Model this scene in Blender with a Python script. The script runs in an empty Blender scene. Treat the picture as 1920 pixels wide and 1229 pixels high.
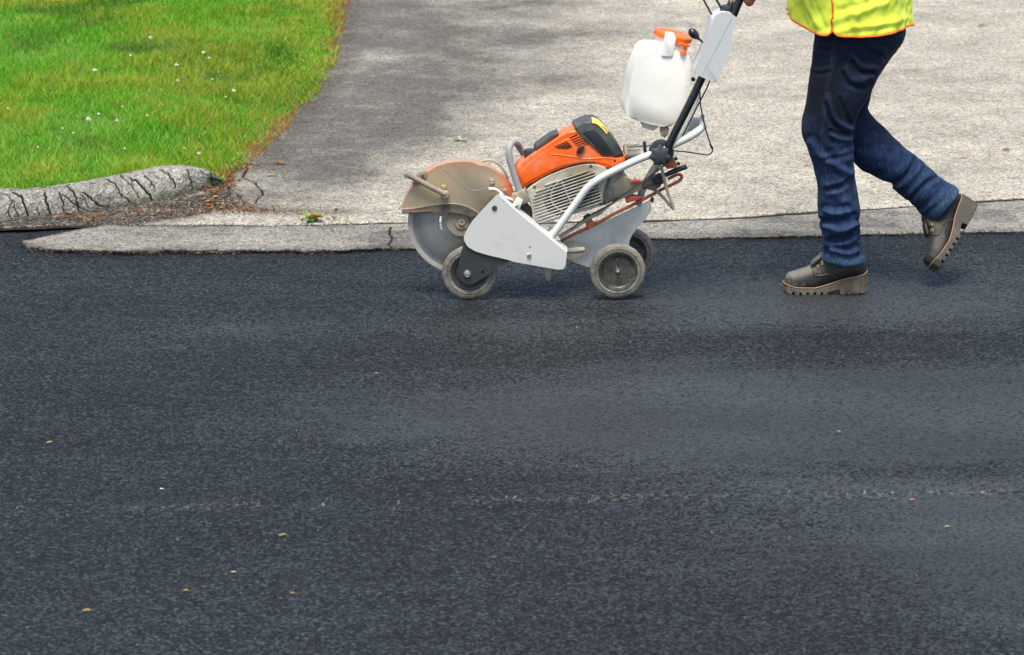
import bpy, bmesh, math, random
import numpy as np
from mathutils import Vector, Matrix
random.seed(7); rng = np.random.default_rng(7)
PI = math.pi
sc = bpy.context.scene
COL = sc.collection
# ------------------------------------------------------------------ camera
F = 5820.0; CX, CY = 960.0, 614.5; TH = math.radians(15.5); H = 3.007
D = H / math.tan(TH + math.atan((561 - CY) / F))
CAM = np.array([0.0, -D, H])
R_ = np.array([1.0, 0, 0]); FW = np.array([0, math.cos(TH), -math.sin(TH)]); UP = np.array([0, math.sin(TH), math.cos(TH)])
def ray(px, py):
    return FW + R_ * ((px - CX) / F) + UP * ((CY - py) / F)
def G(px, py, z=0.0):                      # point of the picture on a level plane
    d = ray(px, py); t = (z - H) / d[2]
    return CAM + d * t
def proj(P):                               # world points -> photo pixels
    P = np.asarray(P, float) - CAM
    zz = P @ FW
    return CX + F * (P @ R_) / zz, CY - F * (P @ UP) / zz
class Frame:                               # an upright frame standing on the road, u right, w away, z up
    def __init__(s, O, yaw):
        s.O = np.array(O, float); s.c, s.s = math.cos(yaw), math.sin(yaw); s.yaw = yaw
        s.n = np.array([-s.s, s.c, 0.0]); s.u = np.array([s.c, s.s, 0.0])
    def loc(s, P):
        q = np.asarray(P, float) - s.O
        return (float(q @ s.u), float(q @ s.n), float(q[2]))
    def __call__(s, px, py, w=0.0):
        d = ray(px, py); t = (w - (CAM - s.O) @ s.n) / (d @ s.n)
        return s.loc(CAM + d * t)
    def atz(s, px, py, z): return s.loc(G(px, py, z))
    def world(s, L):
        L = np.asarray(L, float)
        return s.O + L[..., 0:1] * s.u + L[..., 1:2] * s.n + L[..., 2:3] * np.array([0, 0, 1.0])
# ------------------------------------------------------------------ objects
def tag(o, label=None, cat=None, group=None, kind=None):
    if label: o['label'] = label
    if cat: o['category'] = cat
    if group: o['group'] = group
    if kind: o['kind'] = kind
    return o
def empty(name, loc, rz=0.0):
    o = bpy.data.objects.new(name, None); COL.objects.link(o)
    o.location = Vector([float(v) for v in loc]); o.rotation_euler = (0, 0, rz); o.empty_display_size = 0.1
    return o
def link(name, me, mat=None, parent=None):
    o = bpy.data.objects.new(name, me); COL.objects.link(o)
    if mat is not None:
        me.materials.clear(); me.materials.append(mat)
    if parent is not None: o.parent = parent
    return o
def obj(name, bm, mat, parent=None, smooth=35, subsurf=0):
    bmesh.ops.recalc_face_normals(bm, faces=bm.faces[:])
    me = bpy.data.meshes.new(name); bm.to_mesh(me); bm.free()
    if smooth:
        me.shade_smooth()
        if smooth < 180: me.set_sharp_from_angle(angle=math.radians(smooth))
    o = link(name, me, mat, parent)
    if subsurf:
        m = o.modifiers.new('s', 'SUBSURF'); m.levels = m.render_levels = subsurf
    return o
def npmesh(name, V, quads=None, tris=None, smooth=True, attrs=None, colors=None):
    me = bpy.data.meshes.new(name)
    V = np.asarray(V, np.float32).reshape(-1, 3)
    nq = 0 if quads is None else len(quads); nt = 0 if tris is None else len(tris)
    me.vertices.add(len(V)); me.vertices.foreach_set('co', V.ravel())
    idx = []; 
    if nq: idx.append(np.asarray(quads, np.int32).ravel())
    if nt: idx.append(np.asarray(tris, np.int32).ravel())
    idx = np.concatenate(idx)
    me.loops.add(len(idx)); me.loops.foreach_set('vertex_index', idx)
    me.polygons.add(nq + nt)
    st = np.concatenate([np.arange(nq) * 4, nq * 4 + np.arange(nt) * 3]).astype(np.int32)
    me.polygons.foreach_set('loop_start', st)
    me.update(calc_edges=True); me.validate()
    if smooth: me.shade_smooth()
    for k, a in (attrs or {}).items():
        at = me.attributes.new(k, 'FLOAT', 'POINT'); at.data.foreach_set('value', np.asarray(a, np.float32).ravel())
    for k, a in (colors or {}).items():
        at = me.color_attributes.new(k, 'FLOAT_COLOR', 'POINT'); at.data.foreach_set('color', np.asarray(a, np.float32).ravel())
    return me
def gridquads(m, n):
    i = np.arange(m * n).reshape(m, n)
    return np.stack([i[:-1, :-1], i[:-1, 1:], i[1:, 1:], i[1:, :-1]], -1).reshape(-1, 4)
# ------------------------------------------------------------------ noise on points
def _h(ix, iy, seed):
    a = (ix.astype(np.int64) * 374761393 + iy.astype(np.int64) * 668265263 + seed * 1442695041) & 0xFFFFFFFF
    a = ((a ^ (a >> 13)) * 1274126177) & 0xFFFFFFFF
    return ((a ^ (a >> 16)) & 0xFFFFFF) / float(0xFFFFFF)
def vnoise(x, y, seed=0):
    x = np.asarray(x, float); y = np.asarray(y, float)
    ix = np.floor(x); iy = np.floor(y); fx = x - ix; fy = y - iy
    fx = fx * fx * (3 - 2 * fx); fy = fy * fy * (3 - 2 * fy)
    a = _h(ix, iy, seed); b = _h(ix + 1, iy, seed); c = _h(ix, iy + 1, seed); d = _h(ix + 1, iy + 1, seed)
    return (a * (1 - fx) + b * fx) * (1 - fy) + (c * (1 - fx) + d * fx) * fy
def fbm(x, y, seed=0, oct=4):
    s = 0; a = 0.5; t = 0
    for i in range(oct):
        s = s + a * vnoise(x * 2 ** i, y * 2 ** i, seed + i * 17); t += a; a *= 0.5
    return s / t
def sst(a, b, x):
    t = np.clip((x - a) / (b - a), 0, 1); return t * t * (3 - 2 * t)
def pldist(x, y, pts):
    d = np.full(np.shape(x), 1e9)
    for (ax, ay), (bx, by) in zip(pts[:-1], pts[1:]):
        vx, vy = bx - ax, by - ay; L = vx * vx + vy * vy + 1e-12
        t = np.clip(((x - ax) * vx + (y - ay) * vy) / L, 0, 1)
        d = np.minimum(d, np.hypot(x - ax - t * vx, y - ay - t * vy))
    return d
def jag(pts, n=6, amp=1.5, seed=0):        # a broken, wandering copy of a polyline
    r = random.Random(seed); out = []
    for (ax, ay), (bx, by) in zip(pts[:-1], pts[1:]):
        L = math.hypot(bx - ax, by - ay) + 1e-9
        for k in range(n):
            t = k / n; o = (r.random() - .5) * 2 * amp if k else 0
            out.append((ax + (bx - ax) * t - (by - ay) / L * o, ay + (by - ay) * t + (bx - ax) / L * o))
    out.append(pts[-1]); return out
def inpoly(x, y, poly):
    c = np.zeros(np.shape(x), bool); n = len(poly); j = n - 1
    for i in range(n):
        xi, yi = poly[i]; xj, yj = poly[j]
        if yi != yj:
            c ^= ((yi > y) != (yj > y)) & (x < (xj - xi) * (y - yi) / (yj - yi) + xi)
        j = i
    return c
# ------------------------------------------------------------------ shape helpers
def catmull(P, n=8):
    P = [np.array(p, float) for p in P]
    if len(P) < 3: return P
    Q = [2 * P[0] - P[1]] + P + [2 * P[-1] - P[-2]]; out = []
    for i in range(1, len(Q) - 2):
        a, b, c, d = Q[i - 1:i + 3]
        for k in range(n):
            t = k / n
            out.append(.5 * ((2 * b) + (c - a) * t + (2 * a - 5 * b + 4 * c - d) * t * t + (3 * b - a - 3 * c + d) * t ** 3))
    out.append(P[-1]); return out
def add_tube(bm, path, r, seg=12, smooth=6, flat=1.0):
    if smooth: 
        n0 = len(path); path = catmull(path, smooth)
        if isinstance(r, (list, tuple)):
            r = np.interp(np.linspace(0, n0 - 1, len(path)), range(n0), r)
    P = [Vector([float(v) for v in p]) for p in path]
    rr = list(r) if hasattr(r, '__len__') else [r] * len(P)
    T = []
    for i in range(len(P)):
        t = P[min(i + 1, len(P) - 1)] - P[max(i - 1, 0)]
        T.append(t.normalized() if t.length > 1e-9 else Vector((0, 0, 1)))
    ref = Vector((0, 1, 0)) if abs(T[0].y) < .9 else Vector((1, 0, 0))
    N = (ref - T[0] * ref.dot(T[0])).normalized(); rings = []
    for i, p in enumerate(P):
        N = (N - T[i] * N.dot(T[i])).normalized(); B = T[i].cross(N)
        rings.append([bm.verts.new(p + (N * math.cos(a) * flat + B * math.sin(a)) * float(rr[i])) for a in [2 * PI * k / seg for k in range(seg)]])
    for a, b in zip(rings[:-1], rings[1:]):
        for k in range(seg):
            bm.faces.new((a[k], a[(k + 1) % seg], b[(k + 1) % seg], b[k]))
    bm.faces.new(rings[0][::-1]); bm.faces.new(rings[-1])
def add_lathe(bm, c, axis, prof, seg=48, wob=None, caps=True):
    """prof: (radius, distance along axis)"""
    ax = Vector(axis).normalized(); ref = Vector((0, 0, 1)) if abs(ax.z) < .9 else Vector((1, 0, 0))
    N = (ref - ax * ref.dot(ax)).normalized(); B = ax.cross(N); c = Vector([float(v) for v in c]); rings = []
    for r, h in prof:
        if r < 1e-6: rings.append([bm.verts.new(c + ax * h)]); continue
        rings.append([bm.verts.new(c + ax * h + (N * math.cos(a) + B * math.sin(a)) * (r * (wob(k, r) if wob else 1))) for k, a in enumerate([2 * PI * k / seg for k in range(seg)])])
    for a, b in zip(rings[:-1], rings[1:]):
        if len(a) == 1 and len(b) == 1: continue
        for k in range(seg):
            k2 = (k + 1) % seg
            if len(a) == 1: bm.faces.new((a[0], b[k2], b[k]))
            elif len(b) == 1: bm.faces.new((a[k], a[k2], b[0]))
            else: bm.faces.new((a[k], a[k2], b[k2], b[k]))
    if caps and len(rings[0]) > 1: bm.faces.new(rings[0][::-1])
    if caps and len(rings[-1]) > 1: bm.faces.new(rings[-1])
def add_prism(bm, pts, w0, w1, bevel=0.0, seg=2, scale_far=1.0, ncap=False):
    """pts: local (u, z) outline, extruded from w0 (near) to w1"""
    b2 = bmesh.new()
    cu = sum(p[0] for p in pts) / len(pts); cz = sum(p[1] for p in pts) / len(pts)
    A = [b2.verts.new((p[0], w0, p[1])) for p in pts]
    Bv = [b2.verts.new((cu + (p[0] - cu) * scale_far, w1, cz + (p[1] - cz) * scale_far)) for p in pts]
    fa = b2.faces.new(A); fb = b2.faces.new(Bv[::-1]); n = len(pts)
    for i in range(n): b2.faces.new((A[i], Bv[i], Bv[(i + 1) % n], A[(i + 1) % n]))
    if bevel:
        ed = list(fa.edges) + list(fb.edges)
        bmesh.ops.bevel(b2, geom=ed, offset=bevel, segments=seg, profile=.5, affect='EDGES', clamp_overlap=True)
    me = bpy.data.meshes.new('t'); b2.to_mesh(me); b2.free(); bm.from_mesh(me); bpy.data.meshes.remove(me)
def roundpoly(pts, r=0.3, n=3):            # rounds the corners of an outline by cutting each side at fraction r
    out = []; m = len(pts)
    for i in range(m):
        p0, p, p1 = np.array(pts[i - 1], float), np.array(pts[i], float), np.array(pts[(i + 1) % m], float)
        a = p + (p0 - p) * r; b = p + (p1 - p) * r
        for k in range(n + 1):
            t = k / n; out.append(tuple((1 - t) ** 2 * a + 2 * t * (1 - t) * p + t * t * b))
    return out
def remesh_join(bm, voxel, smooth_it=4, name='m'):
    me = bpy.data.meshes.new(name); bm.to_mesh(me); bm.free()
    o = bpy.data.objects.new(name, me); COL.objects.link(o)
    m = o.modifiers.new('r', 'REMESH'); m.mode = 'VOXEL'; m.voxel_size = voxel; m.adaptivity = 0
    s = o.modifiers.new('s', 'SMOOTH'); s.iterations = smooth_it; s.factor = .5
    dg = bpy.context.evaluated_depsgraph_get(); dg.update()
    me2 = bpy.data.meshes.new_from_object(o.evaluated_get(dg))
    bpy.data.objects.remove(o); me2.name = name
    return me2
def coords(me):
    a = np.empty(len(me.vertices) * 3, np.float32); me.vertices.foreach_get('co', a); return a.reshape(-1, 3).astype(float)
def normals(me):
    a = np.empty(len(me.vertices) * 3, np.float32); me.vertex_normals.foreach_get('vector', a); return a.reshape(-1, 3).astype(float)
# ------------------------------------------------------------------ materials
class Mt:
    def __init__(s, name, rough=.6, metal=0.0, spec=None):
        s.m = bpy.data.materials.new(name); s.m.use_nodes = True; s.nt = s.m.node_tree
        s.b = s.nt.nodes['Principled BSDF']; s.b.inputs['Roughness'].default_value = rough; s.b.inputs['Metallic'].default_value = metal
        if spec is not None: s.b.inputs['Specular IOR Level'].default_value = spec
        s.tc = s.nt.nodes.new('ShaderNodeTexCoord').outputs['Object']
    def n(s, t, **kw):
        x = s.nt.nodes.new(t)
        for k, v in kw.items(): setattr(x, k, v)
        return x
    def put(s, sock, v):
        if hasattr(v, 'is_output') or isinstance(v, bpy.types.NodeSocket): s.nt.links.new(v, sock)
        else:
            if isinstance(v, (tuple, list)) and len(v) == 3 and sock.type == 'RGBA': v = (*v, 1)
            sock.default_value = v
    def map(s, scale=(1, 1, 1), rot=(0, 0, 0), loc=(0, 0, 0)):
        x = s.n('ShaderNodeMapping'); s.put(x.inputs[0], s.tc)
        x.inputs['Scale'].default_value = scale; x.inputs['Rotation'].default_value = rot; x.inputs['Location'].default_value = loc
        return x.outputs[0]
    def noise(s, scale, detail=4, rough=.6, vec=None, dist=0):
        x = s.n('ShaderNodeTexNoise'); s.put(x.inputs['Vector'], vec or s.tc)
        x.inputs['Scale'].default_value = scale; x.inputs['Detail'].default_value = detail; x.inputs['Roughness'].default_value = rough; x.inputs['Distortion'].default_value = dist
        return x.outputs['Fac']
    def vor(s, scale, out='Color', feat='F1', vec=None, rand=1):
        x = s.n('ShaderNodeTexVoronoi', feature=feat); s.put(x.inputs['Vector'], vec or s.tc)
        x.inputs['Scale'].default_value = scale; x.inputs['Randomness'].default_value = rand
        o = x.outputs[out]
        if out == 'Color':
            q = s.n('ShaderNodeSeparateColor'); s.put(q.inputs[0], o); return q.outputs[0]
        return o
    def ramp(s, f, stops, mode='LINEAR'):
        x = s.n('ShaderNodeValToRGB'); x.color_ramp.interpolation = mode; s.put(x.inputs[0], f)
        e = x.color_ramp.elements
        while len(e) < len(stops): e.new(.5)
        for el, (p, c) in zip(e, stops):
            el.position = p; el.color = (c, c, c, 1) if not hasattr(c, '__len__') else (*c, 1)
        return x.outputs[0]
    def mix(s, f, a, b, mode='MIX'):
        x = s.n('ShaderNodeMix', data_type='RGBA', blend_type=mode)
        s.put(x.inputs[0], f); s.put(x.inputs[6], a); s.put(x.inputs[7], b); return x.outputs[2]
    def math(s, op, a, b=0.0, clamp=False):
        x = s.n('ShaderNodeMath', operation=op); x.use_clamp = clamp
        s.put(x.inputs[0], a); s.put(x.inputs[1], b); return x.outputs[0]
    def attr(s, name, out='Fac'):
        x = s.n('ShaderNodeAttribute'); x.attribute_name = name; return x.outputs[out]
    def geo(s, out): return s.n('ShaderNodeNewGeometry').outputs[out]
    def sep(s, v, i):
        x = s.n('ShaderNodeSeparateXYZ'); s.put(x.inputs[0], v); return x.outputs[i]
    def bump(s, h, strength=.5, dist=.002, prev=None):
        x = s.n('ShaderNodeBump'); s.put(x.inputs['Height'], h); x.inputs['Strength'].default_value = strength; x.inputs['Distance'].default_value = dist
        if prev is not None: s.put(x.inputs['Normal'], prev)
        return x.outputs[0]
    def set(s, **kw):
        names = dict(color='Base Color', rough='Roughness', normal='Normal', metal='Metallic', sub='Subsurface Weight', sheen='Sheen Weight', coat='Coat Weight', aniso='Anisotropic', spec='Specular IOR Level')
        for k, v in kw.items(): s.put(s.b.inputs[names[k]], v)
        return s
def painted(name, base, rough=.45, dust=(.30, .26, .20), amount=.35, dscale=9, chips=None, metal=0.0, bump=.15, var=.12, low=None, topdust=0.0):
    """a real surface: slightly uneven colour, caked dust in patches, chipped specks"""
    m = Mt(name, rough, metal)
    n1 = m.noise(dscale, 6, .65); n2 = m.noise(dscale * 9, 5, .7); n3 = m.noise(3.1, 3)
    c = m.mix(m.ramp(n3, [(.3, 0), (.7, 1)]), base, tuple(v * (1 - var) for v in base))
    f = m.math('ADD', m.math('MULTIPLY', n1, .7), m.math('MULTIPLY', n2, .3))
    lo = .5 + (.5 - amount) * .45
    mask = m.ramp(f, [(max(0, lo - .09), 0), (min(1, lo + .09), 1)])
    if low:      # dust settles low down: (z0, z1)
        z = m.sep(m.tc, 2); g = m.n('ShaderNodeMapRange'); m.put(g.inputs[0], z)
        g.inputs[1].default_value = low[0]; g.inputs[2].default_value = low[1]; g.inputs[3].default_value = 1; g.inputs[4].default_value = 0
        mask = m.math('MAXIMUM', mask, m.math('MULTIPLY', g.outputs[0], m.ramp(n2, [(.2, .5), (.8, 1)])))
    if topdust:
        up = m.sep(m.geo('Normal'), 2)
        mask = m.math('MAXIMUM', mask, m.math('MULTIPLY', m.math('MULTIPLY', m.ramp(up, [(.2, 0), (.85, 1)]), m.ramp(f, [(.34, .35), (.58, 1)])), topdust))
    mask = m.math('MULTIPLY', mask, min(1, amount + .45)) if amount < .95 else mask
    c = m.mix(mask, c, m.mix(n2, tuple(v * .8 for v in dust), tuple(min(1, v * 1.2) for v in dust)))
    if chips:
        v = m.vor(55, 'Distance'); k = m.math('LESS_THAN', m.math('ADD', v, m.math('MULTIPLY', m.noise(22, 2), .5)), .30)
        c = m.mix(m.math('MULTIPLY', k, .8), c, chips)
    m.set(color=c, rough=m.math('ADD', m.math('MULTIPLY', mask, .3), m.math('ADD', m.math('MULTIPLY', n2, .15), rough - .05)))
    if bump: m.set(normal=m.bump(m.math('ADD', m.math('MULTIPLY', n2, .5), m.math('MULTIPLY', mask, .5)), bump, .001))
    return m.m
# ================================================================== the setting
def wl(pts, z=0.0): return [tuple(G(x, y, z)[:2]) for x, y in pts]
def yfun(pts):                                    # polyline -> Y as a function of X, running on straight past both ends
    P = sorted(pts)
    x0, y0 = P[0]; x1, y1 = P[-1]; s0 = .087; s1 = .087
    P = [(x0 - 30, y0 - 30 * s0)] + P + [(x1 + 30, y1 + 30 * s1)]
    X = [p[0] for p in P]; Y = [p[1] for p in P]
    return lambda x: np.interp(x, X, Y)
ZS = .022
front = yfun(wl([(35, 457), (60, 463), (200, 467), (420, 466), (600, 464), (760, 459), (1000, 450), (1230, 441), (1500, 436), (1800, 429), (1920, 427)], ZS))
back = yfun(wl([(60, 424), (130, 420), (200, 419), (400, 421), (550, 421), (660, 418), (765, 415), (1000, 415), (1220, 411), (1400, 404), (1640, 388), (1800, 377), (1920, 371)], ZS))
kerbF_px = [(-60, 426), (0, 424), (50, 416), (120, 409), (170, 402.5), (237, 391), (287, 385), (325, 377), (350, 371), (390, 362), (416, 352)]
kerbB_px = [(-60, 357), (0, 355), (62, 352.5), (125, 345.5), (190, 334), (250, 321), (300, 313), (345, 310.5), (375, 316), (400, 326), (421, 341)]
edge_px = [(421, 335), (430, 326), (470, 306), (500, 278), (530, 250), (560, 215), (590, 182), (618, 143), (634, 112), (641, 70), (648, 30), (657, 0), (668, -40), (690, -110)]
# ---- asphalt of the road
def asphalt():
    m = Mt('fresh_asphalt', .7)
    va = m.vor(145); vb = m.vor(88); nn = m.noise(36, 6, .75); big = m.noise(1.0, 5, .6, m.map((.45, 1.7, 1)))
    col = m.ramp(va, [(0, (.002, .0025, .003)), (.45, (.0075, .0095, .011)), (.78, (.015, .0185, .021)), (.92, (.048, .057, .064)), (1, (.17, .19, .20))])
    col = m.mix(.38, col, m.ramp(vb, [(0, (.002, .0025, .003)), (.6, (.009, .0112, .013)), (1, (.060, .070, .078))]))
    col = m.mix(m.ramp(nn, [(.38, .80), (.54, 0)]), col, (.008, .009, .012))
    # drying patches: mottled lighter film of skinned binder, sky sheen painted into its colour
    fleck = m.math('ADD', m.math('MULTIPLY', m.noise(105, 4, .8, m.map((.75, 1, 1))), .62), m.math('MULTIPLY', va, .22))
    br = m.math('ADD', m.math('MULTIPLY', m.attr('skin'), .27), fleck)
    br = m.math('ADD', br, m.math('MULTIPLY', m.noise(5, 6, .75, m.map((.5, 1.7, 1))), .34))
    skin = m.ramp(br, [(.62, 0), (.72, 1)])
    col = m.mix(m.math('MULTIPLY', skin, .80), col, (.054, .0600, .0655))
    pit = m.math('MULTIPLY', m.ramp(m.noise(85, 5, .8, m.map((.8, 1, 1), (0, 0, .3))), [(.42, .92), (.485, 0)]), 1.0)
    col = m.mix(pit, col, (.004, .005, .006))
    lane = m.ramp(big, [(.3, .68), (.7, 1.25)])
    col = m.mix(1.0, col, lane, 'MULTIPLY')
    seam = m.attr('seam')
    chips = m.math('MULTIPLY', seam, m.ramp(m.vor(70), [(.62, 0), (.8, 1)]))
    col = m.mix(m.math('MULTIPLY', chips, .55), col, (.16, .16, .155))
    col = m.mix(m.math('MULTIPLY', m.math('MULTIPLY', seam, m.ramp(m.vor(60), [(.2, 1), (.35, 0)])), .8), col, (.008, .008, .010))
    h = m.math('ADD', m.math('MULTIPLY', m.vor(120, 'Distance'), -1.0), m.math('MULTIPLY', nn, 1.4))
    h = m.math('ADD', h, m.math('MULTIPLY', chips, 1.2))
    m.set(color=col, rough=m.math('SUBTRACT', m.ramp(va, [(0, .80), (1, .55)]), m.math('MULTIPLY', skin, .10)), normal=m.bump(h, 1.0, .006), spec=.20)
    return m.m
xs = np.concatenate([np.linspace(-40, -3.2, 20), np.linspace(-3.1, 3.1, 312), np.linspace(3.2, 40, 20)])
ys = np.concatenate([np.linspace(-16, -6, 8), np.linspace(-5.9, -.2, 240), np.linspace(-.19, 1.1, 90), np.linspace(1.2, 4, 8)])
X, Y = np.meshgrid(xs, ys)
ppx, ppy = proj(np.stack([X, Y, 0 * X], -1))
Z = (fbm(X * 3.2, Y * 3.2, 3, 4) - .5) * .010 * sst(-12, -5, Y)
Z = Z - .003
def blob(cx, cy, rx, ry):
    c = G(cx, cy); a = G(cx + rx, cy); b = G(cx, cy - ry)
    return np.exp(-(((X - c[0]) / (a[0] - c[0])) ** 2 + ((Y - c[1]) / (b[1] - c[1])) ** 2))
skin = .06 + 0 * X  # film patches plus painted sky sheen, heaviest towards the right
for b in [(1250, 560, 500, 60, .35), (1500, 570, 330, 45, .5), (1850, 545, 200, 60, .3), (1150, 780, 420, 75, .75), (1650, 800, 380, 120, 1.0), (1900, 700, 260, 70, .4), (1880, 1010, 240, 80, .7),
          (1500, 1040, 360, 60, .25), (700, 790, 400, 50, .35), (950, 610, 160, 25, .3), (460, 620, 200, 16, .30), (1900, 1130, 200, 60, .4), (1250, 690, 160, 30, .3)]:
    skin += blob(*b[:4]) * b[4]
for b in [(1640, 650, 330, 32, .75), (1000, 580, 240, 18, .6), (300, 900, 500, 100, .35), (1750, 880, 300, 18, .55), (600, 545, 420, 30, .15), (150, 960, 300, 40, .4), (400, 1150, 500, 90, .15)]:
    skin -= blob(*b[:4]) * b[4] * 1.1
sy = np.interp(X, [G(0, 953)[0], G(500, 948)[0], G(1000, 935)[0], G(1500, 926)[0], G(1920, 922)[0]],
               [G(0, 953)[1], G(500, 948)[1], G(1000, 935)[1], G(1500, 926)[1], G(1920, 922)[1]])
sd = np.abs(Y - sy + (fbm(X * 5, X * 0, 9) - .5) * .03)
seam = np.exp(-(sd / .028) ** 2) * sst(.25, .5, fbm(X * 2.2, X * 0 + 3, 4, 3)) * sst(G(150, 950)[0], G(330, 950)[0], X)
Z += seam * .004
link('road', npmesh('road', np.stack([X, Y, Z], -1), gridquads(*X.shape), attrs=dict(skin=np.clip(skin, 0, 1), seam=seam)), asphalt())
tag(bpy.data.objects['road'], kind='structure')
# ---- far ground under everything
bm = bmesh.new(); bmesh.ops.create_grid(bm, x_segments=1, y_segments=1, size=150)
for v in bm.verts: v.co.z = -.06
m = Mt('far_ground', .9); m.set(color=m.ramp(m.noise(.8, 6), [(.3, (.03, .055, .012)), (.7, (.06, .09, .02))]))
tag(obj('ground', bm, m.m), kind='structure')
# ---- old driveway
def old_pave(name, light, dark, sc_=1.0):
    m = Mt(name, .9, spec=.25)
    va = m.vor(135 * sc_); vb = m.vor(62 * sc_); nn = m.noise(30, 6, .7); big = m.noise(2.2, 7, .7)
    g = m.ramp(va, [(0, .30), (.22, .68), (.5, .97), (.82, 1.12), (1, 1.40)])
    tint = m.ramp(vb, [(0, (.82, .86, .92)), (.4, (.98, .98, .96)), (1, (1.12, 1.05, .95))])
    st = m.attr('stain')
    sf = m.math('ADD', st, m.math('MULTIPLY', m.math('SUBTRACT', m.noise(3.0, 8, .75, m.map((1, 1.1, 1))), .5), 1.9))
    sf = m.math('ADD', sf, m.math('MULTIPLY', m.math('SUBTRACT', m.noise(70, 4, .8), .5), 1.1))
    sf = m.math('ADD', sf, m.math('MULTIPLY', m.math('SUBTRACT', nn, .5), .5), True)
    col = m.mix(sf, light, dark)
    col = m.mix(1.0, col, m.ramp(big, [(.32, .80), (.66, 1.12)]), 'MULTIPLY')
    col = m.mix(1.0, col, g, 'MULTIPLY'); col = m.mix(1.0, col, tint, 'MULTIPLY')
    # short tarry scuffs
    sc2 = m.noise(5, 5, .7, m.map((.35, 2.6, 1)))
    col = m.mix(m.math('MULTIPLY', m.ramp(sc2, [(.64, 0), (.72, .75)]), m.ramp(nn, [(.4, 0), (.6, 1)])), col, tuple(v * .35 for v in light))
    soil = m.math('ADD', m.attr('soil'), m.math('MULTIPLY', m.math('SUBTRACT', nn, .5), 1.3), True)
    col = m.mix(m.math('MULTIPLY', soil, m.ramp(m.attr('soil'), [(0, 0), (.15, 1)])), col, m.ramp(m.vor(120), [(0, (.014, .012, .010)), (.55, (.045, .038, .031)), (.85, (.12, .098, .076)), (1, (.22, .19, .15))]))
    col = m.mix(m.ramp(m.attr('crack'), [(.25, 0), (.7, 1)]), col, (.022, .018, .013))
    h = m.math('ADD', m.math('MULTIPLY', m.vor(125 * sc_, 'Distance'), -1.0), nn)
    m.set(color=col, rough=.92, normal=m.bump(h, .9, .004))
    return m.m
def drive_crack_lines():
    C = []
    for k, pts in enumerate([[(458, 312), (461, 322), (457, 333), (474, 341), (484, 352), (494, 368)], [(457, 333), (440, 343), (428, 352), (432, 366), (450, 378), (480, 382), (494, 368)],
                             [(595, 405), (628, 409), (642, 413), (652, 418)], [(344, 409), (372, 404), (400, 398), (455, 396), (480, 400), (560, 402)],
                             [(268, 404), (330, 408), (346, 412)]]):
        C.append((jag(jag(wl(pts, .015), 3, .012, k), 3, .004, k + 9), [.0055, .004, .004, .003, .003][k]))
    return C
DC = drive_crack_lines()
def drive_z(X, Y):
    z = .020 + (fbm(X * 2.5, Y * 2.5, 11, 4) - .5) * .012
    # broken, lifted slabs and a silted hollow beside the kerb end
    c = G(440, 368, .01); q = np.exp(-(((X - c[0]) / .13) ** 2 + ((Y - c[1]) / .12) ** 2)); z += q * .020
    c = G(415, 392, .01); q = np.exp(-(((X - c[0]) / .30) ** 2 + ((Y - c[1]) / .07) ** 2)); z -= q * .016
    return z
xs = np.concatenate([np.linspace(-2.35, 2.3, 800), np.linspace(2.32, 9, 30)])
tv = np.concatenate([np.linspace(0, .75, 130)[:-1], np.linspace(.75, 3.2, 150)[:-1], np.linspace(3.2, 9, 60)[:-1], np.linspace(9, 30, 12)])
yb = back(xs) + (fbm(xs * 14, xs * 0, 5, 4) - .5) * .018
X = np.tile(xs, (len(tv), 1)); Y = yb[None, :] + .004 + tv[:, None] * np.ones_like(X)
Z = drive_z(X, Y)
crack = np.exp(-((Y - yb[None, :] - .004) / .006) ** 2) * 1.2
near = tv < 1.2
for pts, wd in DC:
    d = pldist(X[near], Y[near], pts); crack[near] = np.maximum(crack[near], np.exp(-(d / wd) ** 2) * 1.2)
Z -= np.clip(crack, 0, 1) * .014
def blobs(X, Y, L, z=.02):
    s = np.zeros_like(X)
    for cx, cy, rx, ry, a in L:
        c = G(cx, cy, z); e = G(cx + rx, cy, z); f = G(cx, cy - ry, z)
        s += a * np.exp(-(((X - c[0]) / (e[0] - c[0])) ** 2 + ((Y - c[1]) / (f[1] - c[1])) ** 2))
    return s
stain = .10 + blobs(X, Y, [(700, 20, 130, 60, .8), (850, 70, 230, 60, .75), (1000, 0, 120, 26, .6), (650, 200, 140, 70, .95), (800, 170, 160, 60, .7), (1050, 150, 150, 20, .45),
    (560, 290, 130, 50, .85), (760, 250, 130, 35, .55), (640, 330, 100, 30, .5), (1020, 70, 120, 12, .4), (1150, 60, 90, 14, .25), (500, 370, 90, 18, .5), (640, 375, 90, 12, .3),
    (1480, 90, 80, 10, .25), (1740, 140, 120, 12, .25), (1800, 40, 100, 8, .15), (720, 110, 60, 12, -.55), (600, 395, 110, 10, .1), (1250, 120, 80, 12, .15)])
soil = blobs(X, Y, [(440, 390, 60, 9, 1.0), (520, 392, 80, 6, .55), (350, 392, 70, 10, 1.0), (260, 402, 90, 8, .9), (424, 350, 14, 26, 1.1), (440, 318, 30, 8, .9), (150, 412, 90, 8, 1.4), (640, 396, 80, 5, .35), (60, 425, 120, 10, 1.6), (200, 412, 100, 8, 1.4), (300, 404, 60, 8, .9), (370, 382, 60, 10, 1.2), (410, 372, 40, 14, .8), (560, 400, 120, 5, .5), (325, 377, 70, 9, 1.3), (280, 388, 60, 7, 1.2)])
soil = np.maximum(soil, sst(G(330, 408)[0], G(240, 408)[0], X) * 1.2)
soil = np.maximum(soil, 1.3 * sst(.075, .03, pldist(X, Y, wl(kerbF_px[2:], 0.0))))
soil = np.maximum(soil, sst(.16, .02, pldist(X, Y, wl(edge_px, .02))) * .55)
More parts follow.
